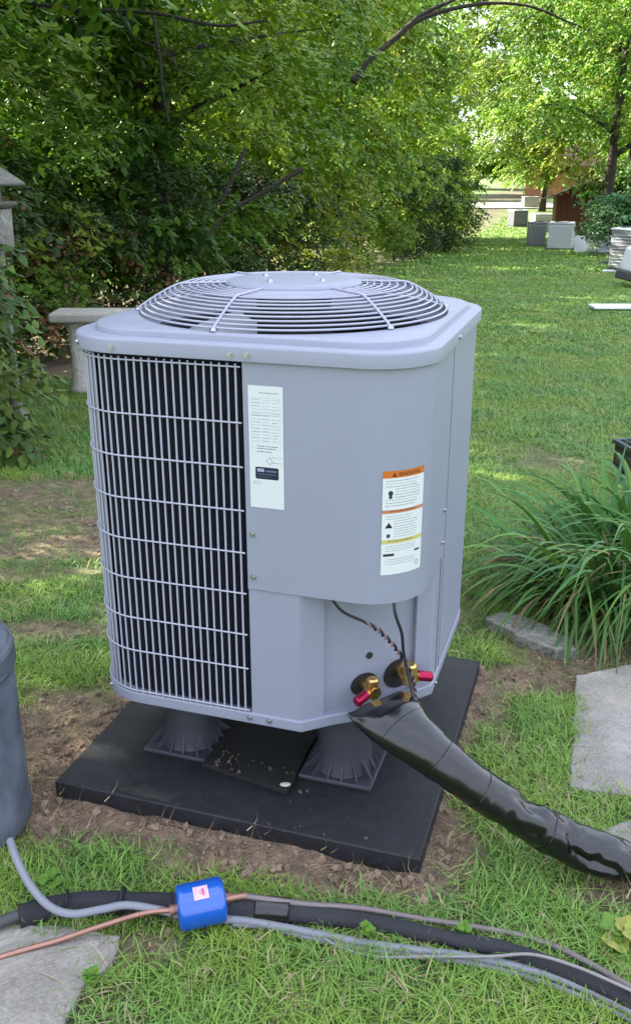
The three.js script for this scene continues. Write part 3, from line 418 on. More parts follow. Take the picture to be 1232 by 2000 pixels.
// ---------------------------------------------------------------- lawn grass
function bladeGeo(r, n, len, wid, spread, segs = 3, lean = 0.6) {
  const pos = [], idx = [];
  for (let i = 0; i < n; i++) {
    const a = r() * 6.283, l = len * (0.55 + r() * 0.7), w = wid * (0.7 + r() * 0.6), bx = (r() - 0.5) * spread, bz = (r() - 0.5) * spread, k = lean * (0.25 + r()), dx = Math.cos(a), dz = Math.sin(a), o = pos.length / 3;
    for (let s = 0; s <= segs; s++) { const t = s / segs, y = l * t * (1 - 0.45 * k * t), f = l * k * t * t * 0.9, ww = w * (1 - Math.pow(t, 1.6)) / 2; if (s === segs) pos.push(bx + dx * f, y, bz + dz * f); else pos.push(bx + dx * f - dz * ww, y, bz + dz * f + dx * ww, bx + dx * f + dz * ww, y, bz + dz * f - dx * ww); }
    for (let s = 0; s < segs - 1; s++) { const q = o + s * 2; idx.push(q, q + 1, q + 2, q + 1, q + 3, q + 2); } idx.push(o + (segs - 1) * 2, o + (segs - 1) * 2 + 1, o + segs * 2);
  }
  const g = new THREE.BufferGeometry(); g.setAttribute('position', new THREE.Float32BufferAttribute(pos, 3)); g.setIndex(idx); g.computeVertexNormals(); return g;
}
const leafMat = (c, tr = 0.35, rough = 0.6) => new THREE.MeshPhysicalMaterial({ color: c, roughness: rough, transmission: tr, thickness: 0, specularIntensity: 0.4, side: THREE.DoubleSide });
function instanced(name, geo, mat, list, parent, kind = 'stuff') {
  const im = new THREE.InstancedMesh(geo, mat, list.length), o = new THREE.Object3D();
  list.forEach((e, i) => { o.position.set(e.x, e.y, e.z); if (e.q) o.quaternion.copy(e.q); else o.rotation.set(e.rx || 0, e.ry || 0, e.rz || 0, 'YXZ'); o.scale.set(e.s * (e.sx || 1), e.s * (e.sy || 1), e.s * (e.sx || 1)); o.updateMatrix(); im.setMatrixAt(i, o.matrix); if (e.c) im.setColorAt(i, e.c); });
  im.name = name; im.castShadow = im.receiveShadow = true; if (kind) im.userData.kind = kind; parent.add(im); return im;
}
const canDist = (x, z) => Math.hypot(x + 0.868, z + 1.806) - 0.183;
{
  const r = rng(77), grass = new THREE.Group(); grass.name = 'lawn_grass'; scene.add(grass); tag(grass, 'short green lawn grass with thin and straw patches', 'grass', null, 'stuff');
  const lists = [[], [], [], []], straw = [];
  const blocked = (x, z) => padDist(x, z) < 0.012 || canDist(x, z) < 0.005 || PAVING.some(p => inPoly(x, z, p));
  const put = (x, z, k, s) => {
    const d = -z < 14 ? dirt(x, z) : 0; if (r() < Math.pow(d, 0.7) * 1.12) return; if (hedgeDist(x, z) > -0.1 + fbm(x, z) * 0.6 && -z > 5.5) return; if (-z < 4 && blocked(x, z)) return;
    const n = fbm(x * 1.7, z * 1.7, 8, 3), m = fbm(x * 6, z * 6, 2, 3), thin = sstep(0.0, 0.35, d + m * 0.4);
    const t = r(), dry = t < 0.06 + thin * 0.22 ? 1 : 0;
    const bluish = clamp(0.45 + n * 1.4 + (r() - 0.5) * 0.5), v = 0.84 + r() * 0.34;
    const c = dry ? C(0.36 * v, 0.30 * v, 0.15 * v) : C(lerp(0.200, 0.108, bluish) * v, lerp(0.305, 0.250, bluish) * v, lerp(0.030, 0.050, bluish) * v);
    lists[k].push({ x, y: (-z < 14 ? soil(x, z, d) : gy(x, z)) - 0.004, z, ry: r() * 6.28, rx: (r() - 0.5) * 0.25, sy: k > 1 ? 0.7 : 0.85, s: s * (0.7 + r() * 0.6 + n * 0.5) * (1 - thin * 0.35) * (x > 0.3 && -z < 2.2 ? 1.1 : 1), c });
  };
  const zone = (z0, z1, density, s, ks, margin) => { const n = Math.round(density * (z1 - z0) * 2 * ((z0 + z1) / 2 * 0.46 + margin)); for (let i = 0; i < n; i++) { const d = Math.sqrt(lerp(z0 * z0, z1 * z1, r())), hw = d * 0.46 + margin, x = (r() * 2 - 1) * hw; put(x, -d, ks[Math.floor(r() * ks.length)], s); } };
  zone(0.85, 2.6, 2600, 1, [0, 1], 0.5); zone(2.6, 5, 1300, 1.0, [0, 1], 0.7); zone(5, 10, 520, 1.25, [0, 1], 1); zone(10, 20, 170, 1.6, [2], 2); zone(20, 48, 45, 2.2, [3], 3);
  const tuft = [bladeGeo(rng(1), 12, 0.044, 0.0032, 0.06, 3, 1.1), bladeGeo(rng(2), 11, 0.052, 0.0028, 0.06, 3, 1.5), bladeGeo(rng(3), 24, 0.036, 0.005, 0.13, 2, 1.0), bladeGeo(rng(4), 30, 0.028, 0.008, 0.2, 2, 0.9)];
  const gm = std(C(1, 1, 1), 0.6, { side: THREE.DoubleSide });
  tuft.forEach((g, k) => instanced('grass_tufts', g, gm, lists[k], grass));
  // dead blades and straw
  const sg = bladeGeo(rng(9), 5, 0.07, 0.0028, 0.07, 3, 1.6);
  for (let i = 0; i < 9000; i++) { const d = lerp(1.0, 5, Math.pow(r(), 1.4)), x = (r() * 2 - 1) * (d * 0.45 + 0.3), z = -d; if (blocked(x, z) && r() < 0.97) continue; const m = dirt(x, z); if (r() > 0.16 + m * 0.5 * (x > 0.2 ? 1.4 : 0.5)) continue; const v = 0.7 + r() * 0.6; straw.push({ x, y: soil(x, z, m) + 0.003 + r() * 0.01, z, ry: r() * 6.28, rx: 1.35 + (r() - 0.5) * 0.4, s: 0.5 + r() * 0.7, c: r() < 0.3 ? C(0.20 * v, 0.12 * v, 0.07 * v) : C(0.34 * v, 0.28 * v, 0.15 * v) }); }
  const st = new THREE.Group(); st.name = 'dry_straw'; scene.add(tag(st, 'dry straw and dead blades scattered on the lawn', 'straw', null, 'stuff')); instanced('straw_blades', sg, std(C(1, 1, 1), 0.8, { side: THREE.DoubleSide }), straw, st);
  // crumbs of soil
  const clods = []; for (let i = 0; i < 42000; i++) { const d = lerp(1.2, 4.6, Math.pow(r(), 1.2)), x = (r() * 2 - 1) * (d * 0.42 + 0.2), z = -d, m = dirt(x, z); if (blocked(x, z) || r() > m * m) continue; const s = 0.0018 + Math.pow(r(), 7) * 0.010, v = 0.75 + r() * 0.6; clods.push({ x, y: soil(x, z, m) + s * 0.35, z, rx: r() * 6, ry: r() * 6, rz: r() * 6, s, sy: 0.75, c: C(0.28 * v, 0.195 * v, 0.135 * v) }); }
  const cg = new THREE.IcosahedronGeometry(1, 1), cpz = cg.attributes.position; for (let i = 0; i < cpz.count; i++) { const x = cpz.getX(i), y = cpz.getY(i), z = cpz.getZ(i), k = 1 + nz(x * 1.7, y * 1.7, z * 1.7) * 0.7; cpz.setXYZ(i, x * k, y * k, z * k); } cg.computeVertexNormals();
  const cl = new THREE.Group(); cl.name = 'soil_crumbs'; scene.add(tag(cl, 'loose crumbs of brown soil round the pad', 'soil', null, 'stuff')); instanced('crumb', cg, std(C(1, 1, 1), 1, { map: grain }), clods, cl);
}

// ---------------------------------------------------------------- tall ornamental grass
function longBlade(r, len, wid, droop, twist) {
  const n = 9, pos = [], idx = [], out = 0.25 + r() * 0.3;
  for (let i = 0; i <= n; i++) { const t = i / n, f = len * (out * t + droop * t * t * t * 0.75), y = len * (t * (1 - 0.12 * t) - droop * Math.pow(t, 3.2) * 0.75), w = wid * Math.min(1, 0.45 + t * 3) * (1 - Math.pow(t, 3)) / 2, a = twist * t; pos.push(f - Math.sin(a) * w, y + w * 0.25, Math.cos(a) * w, f, y, 0, f + Math.sin(a) * w, y + w * 0.25, -Math.cos(a) * w); }
  for (let i = 0; i < n; i++) for (let k = 0; k < 2; k++) { const a = i * 3 + k; idx.push(a, a + 1, a + 3, a + 1, a + 4, a + 3); }
  const g = new THREE.BufferGeometry(); g.setAttribute('position', new THREE.Float32BufferAttribute(pos, 3)); g.setIndex(idx); g.computeVertexNormals(); return g;
}
{
  const r = rng(41), geos = []; for (let i = 0; i < 9; i++) geos.push(longBlade(r, 1, 0.022 + r() * 0.015, 0.08 + r() * 0.7, (r() - 0.5) * 2.2));
  const mats = [C(0.070, 0.200, 0.035), C(0.085, 0.225, 0.040), C(0.055, 0.165, 0.045), C(0.12, 0.25, 0.035)].map(c => leafMat(c, 0.3, 0.6)), dry = leafMat(C(0.30, 0.24, 0.11), 0.15, 0.7);
  const clump = (x, z, R, n, nStuff, len, label) => {
    const t = thing('tall_grass', label, 'grass clump', x, gy(x, z), z, 0, 'clumps of tall grass by the paving');
    for (let i = 0; i < n; i++) { const a = r() * 6.283, q = Math.sqrt(r()) * R, m = part('long_blade', geos[i % 9], r() < 0.02 ? dry : mats[i % 4], t); m.position.set(Math.cos(a) * q, -0.01, Math.sin(a) * q * 0.8); m.rotation.y = -a + (r() - 0.5) * 2.2; m.rotation.order = 'YXZ'; m.rotation.z = -(q / R * 0.35) + (r() - 0.25) * 0.3; m.scale.setScalar(len * (0.6 + r() * 0.6)); m.scale.z *= 0.9; }
    const list = []; for (let i = 0; i < nStuff; i++) { const a = r() * 6.283, q = Math.sqrt(r()) * R * 1.1, v = 0.6 + r() * 0.6; list.push({ x: Math.cos(a) * q, y: -0.01, z: Math.sin(a) * q * 0.8, ry: -a + (r() - 0.5) * 2.4, rz: -(q / R) * 0.5 + (r() - 0.3) * 0.3, s: len * (0.35 + r() * 0.5), c: r() < 0.14 ? C(0.28 * v, 0.22 * v, 0.10 * v) : C(0.09 * v, 0.20 * v, 0.045 * v) }); }
    instanced('short_blades', geos[3], leafMat(C(1, 1, 1), 0.25, 0.5), list, t);
  };
  clump(1.13, -3.08, 0.27, 230, 700, 0.70, 'dense clump of long arching green blades over the field stone');
  clump(1.45, -3.42, 0.28, 150, 420, 0.72, 'clump of long green blades spilling behind the field stone clump');
  clump(1.42, -2.88, 0.24, 120, 460, 0.62, 'clump of long green blades at the back edge of the pale slab');
}

// ---------------------------------------------------------------- trees and hedge
function sprayGeo(seed, n, len, leaf, wid) {
  const r = rng(seed), pos = [], idx = [];
  for (let i = 0; i < n; i++) {
    const t = (i + 0.5) / n, side = i % 2 ? 1 : -1, bx = t * len, by = -t * t * len * 0.3 + (r() - 0.5) * len * 0.14, bz = (r() - 0.5) * len * 0.2;
    const yaw = side * (0.5 + r() * 0.8), pitch = -0.15 - r() * 0.75, l = leaf * (0.65 + r() * 0.6), w = wid * l;
    const d = V(Math.cos(yaw) * Math.cos(pitch), Math.sin(pitch), Math.sin(yaw) * Math.cos(pitch)), s = V(-Math.sin(yaw), 0, Math.cos(yaw)), u = V(0, 0, 0).crossVectors(s, d).multiplyScalar(-1), roll = (r() - 0.5) * 1.0; const s2 = s.clone().multiplyScalar(Math.cos(roll)).addScaledVector(u, Math.sin(roll)), u2 = u.clone().multiplyScalar(Math.cos(roll)).addScaledVector(s, -Math.sin(roll));
    const P = (a, b, c) => { pos.push(bx + d.x * a + s2.x * b + u2.x * c, by + d.y * a + s2.y * b + u2.y * c, bz + d.z * a + s2.z * b + u2.z * c); };
    const o = pos.length / 3; P(0, 0, 0); P(l * 0.33, w * 0.5, l * 0.06); P(l * 0.33, -w * 0.5, l * 0.06); P(l * 0.36, 0, -l * 0.01); P(l * 0.7, w * 0.3, l * 0.01); P(l * 0.7, -w * 0.3, l * 0.01); P(l, 0, -l * 0.12);
    idx.push(o, o + 3, o + 1, o, o + 2, o + 3, o + 3, o + 4, o + 1, o + 3, o + 2, o + 5, o + 3, o + 6, o + 4, o + 3, o + 5, o + 6);
  }
  const g = new THREE.BufferGeometry(); g.setAttribute('position', new THREE.Float32BufferAttribute(pos, 3)); g.setIndex(idx); g.computeVertexNormals(); return g;
}
const SPRAY = [sprayGeo(1, 9, 0.30, 0.105, 0.62), sprayGeo(2, 11, 0.34, 0.085, 0.5), sprayGeo(3, 10, 0.6, 0.17, 0.6), sprayGeo(4, 8, 0.22, 0.07, 0.6)];
const foliage = leafMat(C(1, 1, 1), 0.5, 0.6);
function limb(a, b, r0, r1, bend, r) { const m = a.clone().lerp(b, 0.5).add(V((r() - 0.5) * bend, (r() - 0.3) * bend, (r() - 0.5) * bend)); const c = new THREE.QuadraticBezierCurve3(a, m, b); return sweep(c, 10, 7, (t, an) => { const k = lerp(r0, r1, t) * (1 + nz(t * 5, an) * 0.12); return [k, k]; }); }
/** tree with trunk, limbs and a leafy crown; o: x z h (height) base (crown bottom) R (radius) n (clumps) m (sprays per clump) */
function tree(name, label, category, o, group) {
  const r = rng(o.seed), y0 = gy(o.x, o.z), t = thing(name, label, category, o.x, y0 - 0.03, o.z, 0, group);
  const top = V((r() - 0.5) * o.h * 0.12 + (o.lx || 0), o.h * 0.86, (r() - 0.5) * o.h * 0.12 + (o.lz || 0)), tr = o.tr || o.h * 0.014;
  const trunkCurve = new THREE.QuadraticBezierCurve3(V(0, 0, 0), V((r() - 0.5) * 0.4, o.h * 0.45, (r() - 0.5) * 0.4), top);
  part('trunk', sweep(trunkCurve, 16, 9, (q, an) => { const k = tr * (1 - q * 0.8) * (1 + nz(q * 8, an, o.seed) * 0.15) * (1 + 0.5 * Math.pow(1 - Math.min(1, q * 8), 2)); return [k, k]; }), M.bark, t);
  const centres = [], nl = o.limbs ?? 9;
  for (let i = 0; i < nl; i++) {
    const q = lerp(Math.max(0.12, o.base / o.h * 0.8), 0.92, (i + r() * 0.6) / nl), s = trunkCurve.getPoint(q), a = i * 2.4 + r(), reach = o.R * (0.55 + r() * 0.5) * Math.sqrt(1 - q * q * 0.6);
    const e = V(s.x + Math.cos(a) * reach, clamp(s.y + reach * (0.15 + r() * 0.45), o.base * 0.9, o.h), s.z + Math.sin(a) * reach);
    part('limb', limb(s, e, tr * (1 - q) * 0.6 + 0.008, 0.006, reach * 0.3, r), M.bark, t);
    for (let k = 0; k < 3; k++) centres.push(s.clone().lerp(e, 0.45 + r() * 0.6));
  }
  const list = [];
  const clumps = o.n || 60;
  for (let i = 0; i < clumps; i++) {
    let c; if (i < centres.length) c = centres[i]; else { const a = r() * 6.283, v = lerp(o.base, o.h, Math.pow(r(), o.low || 1)), k = (v - o.base) / (o.h - o.base), env = o.R * (o.full ? Math.pow(Math.sin(Math.PI * clamp(0.18 + k * 0.72)), 0.45) : Math.pow(Math.sin(Math.PI * clamp(0.1 + k * 0.82)), 0.7)) * (0.85 + fbm(a * 2, v, o.seed) * 0.5), q = Math.sqrt(0.15 + 0.85 * r()) * env; c = V(Math.cos(a) * q + top.x * k * 0.7, v, Math.sin(a) * q + top.z * k * 0.7); }
    const cr = (o.clump || 0.5) * (0.6 + r() * 0.8), tone = 0.7 + r() * 0.65, warm = (r() - 0.5) * 0.5;
    for (let j = 0; j < o.m; j++) {
      const a = r() * 6.283, b = Math.acos(2 * r() - 1), q = cr * Math.cbrt(0.2 + 0.8 * r()), x = c.x + Math.sin(b) * Math.cos(a) * q, y = c.y + Math.cos(b) * q * 0.62, z = c.z + Math.sin(b) * Math.sin(a) * q;
      if (y < 0.05) continue; const v = tone * (0.75 + r() * 0.5), tint = o.tint, d = o.dead && r() < o.dead * (y < 1.3 ? 1 : 0.1);
      list.push({ x, y, z, ry: -a + (r() - 0.5) * 1.8, rx: (r() - 0.5) * 0.9, rz: -0.15 + (r() - 0.5) * 0.9, s: (o.leaf || 1) * (0.75 + r() * 0.5), c: d ? C(0.22 * v, 0.115 * v, 0.045 * v) : C(tint[0] * v * (1 + warm), tint[1] * v, tint[2] * v * (1 - warm)) });
    }
  }
  const cr = instanced('crown', SPRAY[o.spray || 0], foliage, list, t); return t;
}
const along = (s, back) => [HEDGE.x + HEDGE.dx * s - 0.949 * back, (HEDGE.z + HEDGE.dz * s - 0.314 * back) * ZS];
{
  const DK = [0.095, 0.190, 0.014], MD = [0.145, 0.250, 0.014], LT = [0.195, 0.290, 0.016], YL = [0.26, 0.31, 0.026];  // YL: glow of sun through one shrub, painted into its pale leaf tint
  const HG = 'leafy trees of the hedge beside the lawn';
  // trees of the hedge row: along, behind the foot line, height, crown foot, radius
  const rows = [[-6.0, 1.8, 5.4, 0.8, 2.1, MD, 0], [-3.6, 1.6, 5.2, 0.7, 2.0, DK, 0], [-1.4, 1.7, 5.4, 0.6, 1.9, MD, 0], [0.6, 1.5, 5.4, 0.7, 1.8, MD, 0], [2.6, 1.5, 5.2, 0.6, 1.8, DK, 0], [4.6, 1.3, 5.6, 0.6, 1.9, MD, 0], [6.8, 1.5, 6.2, 0.7, 2.0, LT, 0], [9.2, 1.5, 7, 2.3, 2.2, MD, 1], [11.8, 1.6, 7.5, 1.9, 2.3, LT, 1], [14.6, 1.6, 8, 0.6, 2.4, LT, 1], [17.6, 1.7, 8.5, 0.6, 2.5, MD, 1], [21, 1.9, 8.5, 0.7, 2.6, LT, 1], [24.5, 2.0, 7.5, 0.6, 2.4, LT, 1]];
  const words = ['first beyond the stone lantern', 'standing above the stone lantern', 'just behind the concrete bench', 'second along from the concrete bench', 'third along from the concrete bench', 'behind the fan guard of the unit', 'with brighter leaves above the fan guard', 'whose limb reaches over the lawn', 'with light leaves midway along the lawn', 'beyond the sun tinted shrub at the lawn edge', 'dark and thick beside the far lawn', 'near the far end of the hedge row', 'at the far end of the hedge row'];
  const hedge = rows.map(([s, b, h, base, R, tint, far], i) => { const [x, z] = along(s, b); return tree('hedge_tree', `leafy green hedge tree ${words[i]}`, 'tree', { x, z, h, base, R, n: 84, m: far ? 30 : 34, tint, seed: 100 + i, spray: far ? 2 : i % 2, leaf: far ? 0.72 : 1.1, clump: far ? 0.66 : 0.5, low: 1.25, full: 1, tr: 0.06 + (i % 3) * 0.015 }, HG); });
  // larger trees that overhang the hedge, their crowns above the frame
  [[-2.2, 0.6, 3.2, 'left of the concrete bench'], [3.4, 0.4, 3.1, 'above the concrete bench and the unit']].forEach(([s, b, base, w], i) => { const [x, z] = along(s, b); tree('overhanging_tree', `large tree whose high crown overhangs the hedge ${w}`, 'tree', { x, z, h: 7.6, base, R: 3.0, n: 80, m: 46, tint: MD, seed: 700 + i, spray: 1, leaf: 1.0, clump: 0.75, tr: 0.11 }, 'large trees overhanging the hedge'); });
  // limbs that reach out over the lawn
  const air = (px, py, D) => { const a = (px - 616) / CAM.f * D, b = (1000 - py) / CAM.f * D; return V(a, CAM.h - sp * D + b * cp, -cp * D - b * sp); };
  const reach = (t, D, r0, r1, pts) => { const c = curve(pts.map(([x, y]) => air(x, y, D).sub(t.position))); part('limb', sweep(c, 36, 8, (q, an) => { const k = lerp(r0, r1, q) * (1 + nz(q * 14, an) * 0.15); return [k, k]; }), M.bark, t); };
  reach(hedge[7], 13, 0.05, 0.012, [[690, 160], [720, 118], [775, 72], [812, 42], [880, 18], [965, 6], [1040, 14], [1120, 48]]);
  reach(hedge[7], 13, 0.045, 0.012, [[775, 72], [822, 30], [880, 2], [960, -40]]);
  reach(hedge[2], 6.2, 0.016, 0.008, [[-120, -30], [0, -6], [140, 18], [290, 24], [430, 50], [520, 40]]);
  reach(hedge[2], 6.2, 0.008, 0.003, [[230, 20], [262, 70], [330, 105], [350, 140]]);
  reach(hedge[2], 6.2, 0.008, 0.003, [[110, 8], [150, 50], [168, 92]]);
  reach(hedge[3], 6.8, 0.012, 0.005, [[300, 30], [312, 110], [318, 170], [330, 240]]);
  reach(hedge[4], 8.5, 0.022, 0.010, [[590, 330], [520, 372], [440, 420], [400, 470]]);
  reach(hedge[4], 8.5, 0.02, 0.012, [[480, 290], [455, 345], [430, 400]]);
  // shrubs at the foot of the hedge, the shade there painted into dark tints
  const SHADED = [0.045, 0.090, 0.014], shr = [[-1.2, 0.2, 1.5, 0.9, SHADED, 'low shade tinted shrub left of the concrete bench', 0.1], [0.8, 0.9, 1.9, 1.0, SHADED, 'shade tinted shrub with brown dead leaves behind the concrete bench', 0.6], [2.8, 0.7, 2.0, 1.1, SHADED, 'shade tinted shrub with dead leaves hidden behind the unit lid', 0.4], [5.0, 0.5, 2.0, 1.1, SHADED, 'shade tinted rounded shrub behind the fan guard', 0.05], [7.4, 0.4, 2.0, 1.1, SHADED, 'shade tinted low shrub where the hedge passes behind the unit', 0.05], [9.8, 0.3, 2.3, 1.0, YL, 'shrub tinted pale yellow for sun glow at the lawn edge beside the unit', 0], [12.6, 0.4, 2.4, 1.2, MD, 'green shrub just past the sun tinted shrub', 0], [15.6, 0.3, 2.6, 1.3, SHADED, 'shade tinted upright shrub at the lawn edge', 0], [19, 0.3, 2.6, 1.4, SHADED, 'shade tinted upright shrub second along the far lawn edge', 0], [22.5, 0.3, 2.6, 1.5, MD, 'green shrub at the end of the lawn edge', 0]];
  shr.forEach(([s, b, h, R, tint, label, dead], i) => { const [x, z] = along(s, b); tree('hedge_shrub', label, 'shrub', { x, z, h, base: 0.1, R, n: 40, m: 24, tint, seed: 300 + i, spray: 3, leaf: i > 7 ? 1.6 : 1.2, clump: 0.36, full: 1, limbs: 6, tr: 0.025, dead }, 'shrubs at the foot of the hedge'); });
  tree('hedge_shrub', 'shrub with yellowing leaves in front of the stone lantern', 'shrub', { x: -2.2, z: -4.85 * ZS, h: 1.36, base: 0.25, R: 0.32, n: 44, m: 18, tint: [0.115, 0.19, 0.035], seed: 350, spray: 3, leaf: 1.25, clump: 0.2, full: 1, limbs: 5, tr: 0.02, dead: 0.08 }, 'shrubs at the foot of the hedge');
  // trees beyond, that close the view
  const beyond = [[-26, -22, 9, MD, 'tree across the field behind the bench'], [-19, -32, 9, LT, 'tree across the field behind the hedge'], [-11, -40, 9, MD, 'tree across the field behind the fan guard'], [-9, -62, 9, LT, 'tree past the field behind the middle of the hedge'], [-1.5, -68, 9, LT, 'tree past the field behind the end of the hedge']];
  beyond.forEach(([x, z, h, tint, w], i) => tree('tall_tree', `tall leafy ${w}`, 'tree', { x, z: z * ZS, h, base: 0.6, R: 3.6, n: 80, m: 20, tint, seed: 400 + i, spray: 2, leaf: 1.6, clump: 1.2, full: 1, tr: 0.16, low: 1.1 }, 'tall trees behind the hedge'));
  const farT = [[5.0, -57, 13, 3.8, LT, 'sunlit tree left of the orange house'], [12.0, -47, 12, 3.8, LT, 'sunlit yellow green tree over the orange house'], [19, -48, 13, 4.4, MD, 'sunlit tree behind the red shed'], [15.5, -41, 10, 2.8, MD, 'bright tree close behind the red shed'], [26, -60, 15, 6, MD, 'wide tree far past the red shed'], [4.5, -66, 15, 5, LT, 'hazy tree past the end of the hedge'], [14, -78, 16, 6, MD, 'hazy tree far behind the orange house'], [8.6, -26, 11, 4.2, MD, 'tree with a high crown spreading over the old condensers'], [11.5, -33, 11, 4.0, LT, 'tree with a high crown spreading over the red shed']];
  farT.forEach(([x, z, h, R, tint, w], i) => tree('garden_tree', w, 'tree', { x, z: z * ZS, h, base: [1.4, 1.6, 1.6, 1.4, 2, 1, 1, 3.5, 3.8][i], R, n: 100, m: 46, tint, seed: 500 + i, spray: 2, leaf: [0.85, 0.85, 0.85, 0.85, 1, 1.6, 1.6, 0.7, 0.75][i], clump: 1.0, tr: 0.17 }, 'sunlit trees at the end of the lawn'));
}

// ---------------------------------------------------------------- bench and lantern by the hedge
{
  const p = GT(158, 765), b = thing('concrete_bench', 'pale concrete garden bench half hidden behind the unit', 'bench', p.x, p.y - 0.01, p.z, 0);
  const pale = std(C(0.70, 0.66, 0.58), 0.9, { map: rep(grain, 3), bumpMap: rep(speck, 5), bumpScale: 0.003 });
  const H = 0.60; part('seat', boxAt(1.25, 0.075, 0.36, 0.46, H + 0.0375, 0, 0.025), pale, b);
  for (const x of [0, 0.75]) part('leg', new THREE.LatheGeometry([[0, 0], [0.08, 0], [0.08, 0.05], [0.06, 0.075], [0.055, 0.10], [0.048, 0.3], [0.052, H - 0.09], [0.08, H - 0.03], [0.085, H], [0, H]].map(v => new THREE.Vector2(...v)), 28).translate(x, 0, 0), pale, b);
}
{
  const d = 5.2 * ZS, x = -616 / CAM.f * d - 0.06, z = -d / cp, st = M.stone, l = thing('stone_lantern', 'weathered grey roofed stone lantern among the leaves at the hedge', 'lantern', x, gy(x, z), z);
  const lat = (a) => new THREE.LatheGeometry(a.map(v => new THREE.Vector2(v[0], v[1] - 0.10)), 24);
  part('roof', lat([[0, 1.80], [0.04, 1.79], [0.11, 1.745], [0.19, 1.69], [0.205, 1.672], [0.17, 1.667], [0, 1.67]]), st, l);
  part('chamber', lat([[0, 1.67], [0.05, 1.67], [0.05, 1.58], [0, 1.58]]), st, l);
  part('platform', lat([[0, 1.58], [0.135, 1.575], [0.14, 1.56], [0.10, 1.535], [0, 1.53]]), st, l);
  part('post', lat([[0, 1.53], [0.10, 1.53], [0.095, 1.30], [0.03, 1.28], [0.03, 0.4], [0.06, 0.2], [0.08, 0.1], [0, 0.1]]), st, l);
}

